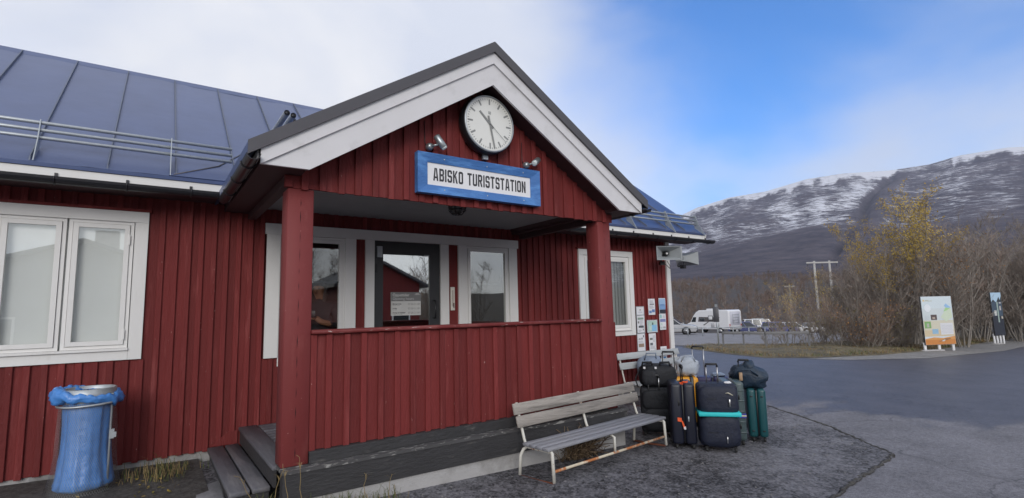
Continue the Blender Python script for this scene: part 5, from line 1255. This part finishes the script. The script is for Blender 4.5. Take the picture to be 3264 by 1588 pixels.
P1 = [(rc(0,1,0,.10),(.55,.22,.06)),([(0,.10),(1,.10),(1,.17),(.6,.13),(.3,.15),(0,.12)],(.62,.30,.10)),(rc(0,1,.17,.30),(.60,.50,.34)),(rc(0,1,.30,.50),(.60,.57,.46)),(rc(0,1,.50,.75),(.58,.64,.66)),(rc(0,1,.75,.99),(.60,.68,.72)),
      (rc(.03,.24,.34,.48),(.20,.38,.14)),(rc(.10,.18,.36,.44),(.42,.45,.38)),(rc(.26,.46,.51,.62),(.10,.075,.075)),(rc(.31,.40,.53,.57),(.42,.36,.30)),(rc(.26,.46,.22,.32),(.28,.46,.62)),([(.27,.23),(.40,.27),(.45,.30),(.37,.26)],(.10,.22,.42)),
      (rc(.54,.96,.20,.44),(.66,.67,.70)),([(.59,.57),(.75,.47),(.98,.56),(.94,.76),(.78,.72)],(.58,.66,.52)),([(.70,.68),(.78,.76),(.94,.75),(.80,.70)],(.38,.62,.28)),([(.74,.80),(.80,.85),(.97,.76),(.80,.76)],(.30,.50,.74)),
      ([(.18+.11*math.cos(R(22+45*q)),.76+.085*math.sin(R(22+45*q))) for q in range(8)],(.72,.76,.80)),([(.05,.90),(.085,.915),(.075,.94),(.06,.94)],(.72,.42,.05)),([(.04,.905),(.12,.905),(.08,.925)],(.78,.5,.08)),(rc(.13,.36,.905,.912),(.45,.42,.25)),(rc(.13,.24,.92,.927),(.45,.42,.25)),
      ([(.40,.05),(.85,.11),(.82,.125),(.66,.12),(.5,.075)],(.28,.15,.08)),([(.52,.07),(.62,.10),(.66,.09),(.6,.06)],(.60,.60,.58))]
P1 += [(rc(.57,.93,.235+.03*k,.24+.03*k),(.5,.5,.55)) for k in range(6)]+[(rc(.05,.2,.52+.018*k,.525+.018*k),(.5,.56,.6)) for k in range(5)]
board('information_board',(25.75,3.42),(27.05,2.83),-.66,1.36,'big pale information board with map, photos and an orange foot, on white posts',P1,3,(.60,.66,.70))
P2 = [(rc(0,1,.0,.45),(.03,.035,.05)),(rc(0,1,.45,.78),(.06,.09,.13)),(rc(0,1,.78,1),(.42,.58,.72)),([(0,.78),(.2,.84),(.4,.78)],(.04,.05,.06)),([(.5,.78),(.75,.90),(.85,.82),(1,.92),(1,.78)],(.04,.05,.06)),(rc(.48,.60,.30,.78),(.33,.42,.38)),(rc(.18,.40,.46,.58),(.60,.62,.60)),(rc(.72,.86,.58,.68),(.45,.42,.40)),(rc(.80,.96,.38,.44),(.45,.42,.36)),(rc(.72,.9,.74,.77),(.5,.5,.5))]
board('information_board',(35.4,3.30),(36.28,3.12),-.72,1.53,'narrow dark information board with a sky picture at its top, at the far right',P2,4,(.05,.06,.08))

# ------------------------------------------------------------------ vehicles
def paint(name, c, coat=.6): return mat(name, c, .35, var=.05, coat=coat)
M['silver'] = paint('silver_paint',(.42,.42,.43)); M['whitecar'] = paint('white_car_paint',(.72,.72,.73)); M['bluecar'] = paint('blue_car_paint',(.075,.085,.20)); M['blue2'] = paint('steel_blue_paint',(.12,.13,.30))
M['tyre'] = mat('tyre_rubber',(.015,.015,.016),.8); M['rim'] = mat('alloy_rim',(.45,.45,.46),.35,metal=.8); M['light'] = mat('lamp_lens',(.7,.7,.7),.1,coat=.5); M['redlight'] = mat('rear_lamp',(.35,.02,.02),.2)
def wheelset(s, xs_, W, r_):
    for x in xs_:
        for q in (-1,1):
            wl = empty('wheel'); wl.parent = s; wl.location = (x,q*(W/2-.07),r_)
            MB().lathe([(r_*.62,-.1),(r_*.95,-.1),(r_,-.06),(r_,.06),(r_*.95,.1),(r_*.62,.1)],20,M['tyre'],cap=False).build('tyre', None, wl, RX(90))
            MB().lathe([(.03,.06),(r_*.2,.09),(r_*.58,.07),(r_*.64,.105)],20,M['rim'],cap=True).build('rim', None, wl, RX(90*(-q)))
def car(x, y, rz, L, W, H, m, label, style='estate', rack=False, name='parked_car', cat='car'):
    s = empty(name, (x,y,gz(x,y)+.03), R(rz), label, cat, 'cars in the car park')
    h0, hb = .28, H*.56
    xf, xr = L/2, -L/2
    hood = .27*L
    lower = [(xr+.05,h0),(xf-.10,h0),(xf,h0+.22),(xf-.04,hb*.80),(xf-hood*.35,hb*.95),(xf-hood,hb+.02),(xr+.12,hb+.04),(xr,hb-.10),(xr-.02,h0+.25)]
    if style == 'van': lower = [(xr+.03,h0),(xf-.08,h0),(xf,h0+.3),(xf-.1,hb*.9),(xf-.55,hb+.02),(xr,hb+.04),(xr-.02,h0+.25)]; hood = .55/1
    b = MB(); b.prism(lower,-W/2,W/2); bo = b.build('body', m, s)
    mod = bo.modifiers.new('bevel','BEVEL'); mod.width = .07; mod.segments = 3; mod.limit_method = 'ANGLE'; mod.angle_limit = R(35)
    for p in bo.data.polygons: p.use_smooth = True
    wf, wr = xf-hood-.02, (xr+.10 if style != 'sedan' else xr+.9)
    tf, trr = wf-.75*(H-hb)/.6, wr+(.22 if style != 'hatch' else .45)
    if style == 'van': wf, tf = xf-.50, xf-1.05
    cw, tw = W/2-.05, W/2-.19
    gl = MB(); vs_ = [(wf,-cw,hb),(wr,-cw,hb),(wr,cw,hb),(wf,cw,hb),(tf,-tw,H-.05),(trr,-tw,H-.05),(trr,tw,H-.05),(tf,tw,H-.05)]
    gl.add(vs_,[(0,1,5,4),(2,3,7,6),(1,2,6,5),(3,0,4,7)],M['carglass']); gl.build('window', None, s)
    rf = MB(); rf.rbox((trr-.04,-tw-.02,H-.075),(tf+.06,tw+.02,H),.03,2); rf.build('roof', m, s)
    pil = MB()
    for q in (-1,1):
        for (u0,u1) in ((0.,.035),(.36,.395),(.66,.70),(.965,1.)):
            xa0, xa1 = wf+(wr-wf)*u0, wf+(wr-wf)*u1; xb0, xb1 = tf+(trr-tf)*u0, tf+(trr-tf)*u1
            pil.add([(xa0,q*(cw+.006),hb-.02),(xa1,q*(cw+.006),hb-.02),(xb1,q*(tw+.008),H-.05),(xb0,q*(tw+.008),H-.05)],[(0,1,2,3)],m)
    pil.build('pillar', None, s)
    for q in (-1,1):
        MB().rbox((xf-.22,q*(W/2-.42)-.16,hb*.66),(xf-.02,q*(W/2-.42)+.20 if q > 0 else q*(W/2-.42)+.16,hb*.80),.03,2).build('headlight', M['light'], s)
        MB().rbox((xr-.03,q*(W/2-.16)-.10,hb*.72),(xr+.05,q*(W/2-.16)+.10,hb*.98),.02,2).build('tail_light', M['redlight'], s)
        MB().rbox((wf-.15,q*(W/2+.06)-.07,hb+.02),(wf,q*(W/2+.06)+.07,hb+.14),.02,2).build('mirror', m, s)
    MB().rbox((xf-.10,-W/2+.1,h0-.02),(xf+.03,W/2-.1,h0+.20),.03,2).build('bumper', M['black'], s); MB().rbox((xf-.06,-.4,hb*.55),(xf+.01,.4,hb*.72),.02,1).build('grille', M['black'], s)
    for x_ in (L*.295,-L*.285):
        for q in (-1,1): MB().lathe([(.41,-.004),(.41,.004)],24).build('wheel_arch', M['black'], s, T(x_,q*(W/2+.002),.36) @ RX(90))
    wheelset(s,(L*.295,-L*.285),W,.345 if H < 1.6 else .38)
    if rack:
        for q in (-.5,.5): MB().box((-.9,q-.02,H+.06),(.7,q+.02,H+.10)).build('roof_rack', M['galv'], s)
        for xx in (-.7,0,.5): MB().box((xx-.03,-.65,H+.0),(xx+.03,.65,H+.07)).build('roof_rack', M['galv'], s)
    return s
def carpos(u_az, dist): return pol(dist,u_az)
hd = Vector((.60,-.80)); fx, fy = 42.0,27.2
car(fx-1.35*hd.x, fy-1.35*hd.y, -58, 4.75,1.92,1.70, M['silver'], 'silver estate-sized SUV half hidden by the building corner', 'estate')
x,y = pol(73.5,59.4); car(x,y,-60,4.75,1.84,1.47,M['bluecar'],'dark blue estate car right of the motorhome, facing right','estate')
x,y = pol(84,60.4); car(x,y,-52,4.6,1.9,2.05,M['whitecar'],'white van with roof rack behind the dark blue estate car','van',True,'parked_van','van')
x,y = pol(76.5,62.2); car(x,y,-62,4.6,1.82,1.48,M['blue2'],'steel-blue car mostly hidden behind the yellowish bush','estate')
x,y = pol(86,64.6); car(x,y,150,4.1,1.76,1.5,M['whitecar'],'white hatchback at the right end of the parked row','hatch')
x,y = pol(80,63.5); car(x,y,-58,4.5,1.8,1.5,M['whitecar'],'white car behind the sparse yellowish bush, right of the steel-blue car','estate')
# motorhome
x,y = pol(66.5,56.15)
s = empty('motorhome', (x,y,gz(x,y)+.03), R(84), 'white motorhome with dark window band parked beside the silver car', 'motorhome')
Lm, Wm, Hm = 6.2,2.2,2.75
prf = [(-3.1,.55),(2.75,.45),(3.05,.62),(3.0,1.1),(2.45,1.32),(2.0,2.05),(1.55,2.5),(1.1,Hm-.02),(-2.9,Hm),(-3.1,Hm-.15)]
b = MB(); b.prism(prf,-Wm/2,Wm/2); bo = b.build('body', M['whitecar'], s); mod = bo.modifiers.new('bevel','BEVEL'); mod.width = .09; mod.segments = 3; mod.limit_method = 'ANGLE'
for q in (-1,1):
    yq = q*(Wm/2+.003)
    MB().add([(2.3,yq,1.34),(1.6,yq,1.34),(1.5,yq,1.92),(1.95,yq,1.92)],[(0,1,2,3)],M['carglass']).build('cab_window', None, s)
    MB().add([(1.25,yq,1.38),(-1.4,yq,1.38),(-1.9,yq,1.9),(1.1,yq,1.95)],[(0,1,2,3)],pr((.09,.08,.08))).build('graphic_band', None, s)
    MB().rbox((-.95,yq-.02,1.55),(-.25,yq+.02,2.1),.02,1).build('window_frame', M['black'], s); MB().rbox((-.88,yq-.025,1.62),(-.32,yq+.025,2.03),.02,1).build('window', M['light'], s)
    MB().rbox((.3,yq-.02,1.45),(.95,yq+.02,1.85),.02,1).build('window', M['carglass'], s)
    MB().add([(.35,yq*1.002,.95),(.55,yq*1.002,1.0),(-.2,yq*1.002,1.4),(-.4,yq*1.002,1.4)],[(0,1,2,3)],pr((.12,.12,.12))).build('graphic_stripe', None, s)
    MB().rbox((-1.1,yq-.004,.75),(-.6,yq+.004,1.25),.004,1).build('locker_door', M['silver'], s); MB().rbox((-1.8,yq-.004,.75),(-1.3,yq+.004,1.25),.004,1).build('locker_door', M['silver'], s)
MB().add([(2.47,-.95,1.34),(2.47,.95,1.34),(2.04,.85,2.03),(2.04,-.85,2.03)],[(0,1,2,3)],M['carglass']).build('windscreen', None, s, T(.02,0,.01))
MB().rbox((-3.13,-1.0,.5),(-3.08,1.0,.95),.02,1).build('rear_bumper', M['silver'], s)
MB().rbox((-3.125,-.85,1.0),(-3.1,.85,2.55),.02,1).build('rear_panel', pr((.50,.50,.56)), s)
b = MB()
for z in (1.3,1.6,1.9,2.2): b.tube([(-3.2,-.5,z),(-3.2,.5,z)],.025,6)
for yy in (-.5,.5): b.tube([(-3.2,yy,1.2),(-3.2,yy,2.3)],.025,6)
b.build('bike_rack', M['galv'], s)
MB().rbox((-.6,-.45,Hm-.01),(.5,.45,Hm+.15),.05,2).build('roof_hatch', M['whitecar'], s)
for q in (-1,1): MB().rbox((-3.12,q*.95-.08,.8),(-3.07,q*.95+.08,1.15),.02,1).build('tail_light', M['redlight'], s); MB().rbox((2.8,q*.8-.15,.8),(3.06,q*.8+.15,.98),.03,2).build('headlight', M['light'], s)
wheelset(s,(2.05,-1.9),Wm,.36)

# ------------------------------------------------------------------ cottages across the road, mirrored in the panes
def cottage(x, y, w_, ze, za, dep, label, chim, wm=None):
    s = empty('cottage', (x,y,gz(x,y)-.1), 0, label, 'house'); g_ = s.location.z
    MB().prism([(-w_/2,0),(w_/2,0),(w_/2,ze-g_),(0,za-g_),(-w_/2,ze-g_)],0,-dep).build('wall', wm or M['red'], s)
    for q in (-1,1): MB().prism([(0,za-g_+.03),(0,za-g_+.16),(q*(w_/2+.4),ze-g_-.06),(q*(w_/2+.4),ze-g_-.2)],.35,-dep-.3).build('roof', M['verge'], s)
    for xx in (-w_/4,w_/4):
        wn = MB().box((xx-.5,.01,1.0),(xx+.5,.04,2.1)).build('window', M['white'], s); MB().box((xx-.42,.041,1.08),(xx+.42,.05,2.02)).build('pane', M['carglass'], wn)
    if chim: MB().box((.2,-2.5,za-g_-.6),(1.0,-1.7,za-g_+.75)).build('chimney', M['concrete'], s)
cottage(-3.0,-17,9.0,2.7,4.15,8,'grey cottage with chimney across the road, mirrored in the left window',True,M['fencewood'])
cottage(8.9,-17,4.2,2.72,3.70,8,'red cottage across the road, mirrored in the door glass',False)

# ------------------------------------------------------------------ person inside, behind the narrow window left of the door
def person():
    bmv = [((0,0,.95),.15),((0,.0,1.15),.145),((0,.0,1.33),.15),((0,-.01,1.43),.07),((-.01,-.03,1.50),.062),((-.02,-.045,1.57),.088),((-.02,-.04,1.64),.075),
           ((-.18,0,1.36),.062),((-.25,-.10,1.12),.048),((-.10,-.28,1.20),.038),((-.07,-.33,1.27),.034),
           ((.18,0,1.36),.062),((.26,-.06,1.10),.048),((.10,-.27,1.16),.038),((.05,-.33,1.22),.034),
           ((-.10,0,.85),.10),((-.11,.0,.47),.065),((-.11,.02,.08),.05),((-.12,-.12,.04),.04),((.10,0,.85),.10),((.11,.0,.47),.065),((.11,.02,.08),.05),((.12,-.12,.04),.04)]
    E_ = [(0,1),(1,2),(2,3),(3,4),(4,5),(5,6),(2,7),(7,8),(8,9),(9,10),(2,11),(11,12),(12,13),(13,14),(0,15),(15,16),(16,17),(17,18),(0,19),(19,20),(20,21),(21,22)]
    me = bpy.data.meshes.new('tmp'); me.from_pydata([v for v,_ in bmv],E_,[]); o = bpy.data.objects.new('tmp',me); COL.objects.link(o)
    sm = o.modifiers.new('skin','SKIN'); ss = o.modifiers.new('sub','SUBSURF'); ss.levels = 2; ss.render_levels = 2
    for i,(_,r_) in enumerate(bmv): me.skin_vertices[0].data[i].radius = (r_,r_)
    me.skin_vertices[0].data[0].use_root = True
    bpy.context.view_layer.update()
    m2 = bpy.data.meshes.new_from_object(o.evaluated_get(bpy.context.evaluated_depsgraph_get())); bpy.data.objects.remove(o)
    m2.materials.clear()
    for q in (mat('dark_top',(.02,.02,.026),.8),mat('skin',(.34,.16,.09),.55),mat('grey_trousers',(.10,.11,.115),.8)): m2.materials.append(q)
    for p in m2.polygons:
        c_ = p.center; p.use_smooth = True
        p.material_index = 1 if (c_.z > 1.45 or (c_.y < -.20 and c_.z > .9)) else (2 if c_.z < .93 else 0)
    return m2
pe = empty('person', (.95,2.48,-.05), R(-35), 'person in a dark top holding up a phone behind the narrow left window', 'person')
ob('body', person(), pe)
b = MB(); n = 18; vs = []
for j in range(10):
    z = 1.735-.045*j; rr = [.02,.07,.095,.105,.108,.108,.106,.10,.09,.07][j]
    for i in range(n):
        t = 2*math.pi*i/n; f_ = .45 if (math.sin(t) < -.35 and j > 2) else 1
        vs.append((-.02+rr*math.cos(t)*(1+.05*math.sin(5*t+j)), -.02+rr*math.sin(t)*f_*1.05, z))
b.add(vs,[(j*n+i,j*n+(i+1)%n,(j+1)*n+(i+1)%n,(j+1)*n+i) for j in range(9) for i in range(n)]+[list(range(n))],mat('brown_hair',(.03,.02,.015),.6),smooth=True); b.build('hair', None, pe)
b = MB()
for q in (-1,1): b.lathe([(.001,-.009),(.008,-.004),(.009,.0),(.006,.006)],8,M['ink'],T(-.02+q*.032,-.128,1.585))
b.lathe([(.001,.02),(.012,.0),(.013,-.02),(.004,-.028)],8,mat('skin_nose',(.36,.17,.10),.55),T(-.02,-.137,1.562)); b.add([(-.045,-.128,1.525),(.005,-.128,1.525),(.0,-.130,1.518),(-.04,-.130,1.518)],[(0,1,2,3)],mat('lips',(.25,.07,.06),.5)); b.build('face', None, pe)
def fingers(cx,cy,cz,q):
    b = MB()
    for i in range(4): b.tube([(cx,cy,cz+.03-.02*i),(cx+q*.035,cy-.03,cz+.04-.021*i),(cx+q*.055,cy-.012,cz+.045-.021*i)],[.010,.009,.007],6)
    b.tube([(cx-q*.01,cy,cz-.01),(cx+q*.01,cy-.045,cz+.01),(cx+q*.03,cy-.05,cz+.03)],[.011,.010,.008],6); return b
fingers(-.07,-.345,1.275,1).build('hand', bpy.data.materials['skin'], pe); fingers(.05,-.345,1.225,-1).build('hand', bpy.data.materials['skin'], pe)
ph_ = MB().rbox((-.085,-.40,1.22),(.075,-.388,1.30),.006,2).build('phone', M['black']); ph_.matrix_world = T(.95,2.48,-.05) @ RZ(-35); tag(ph_,'black phone held up by the person behind the window','phone')

# ------------------------------------------------------------------ air between here and the fell
hm = bpy.data.materials.new('haze_air'); hm.use_nodes = True; t = hm.node_tree; t.nodes.clear()
o_ = N(t,'ShaderNodeOutputMaterial'); pv = N(t,'ShaderNodeVolumePrincipled'); pv.inputs['Color'].default_value = (.72,.80,1.0,1); pv.inputs['Density'].default_value = .00012; pv.inputs['Anisotropy'].default_value = .2
t.links.new(pv.outputs[0], o_.inputs['Volume'])
hz_ = MB().box((-1200,-1200,-14),(4200,4200,760)).build('haze', hm); tag(hz_, 'thin bluish air over the valley', 'haze', kind='stuff')
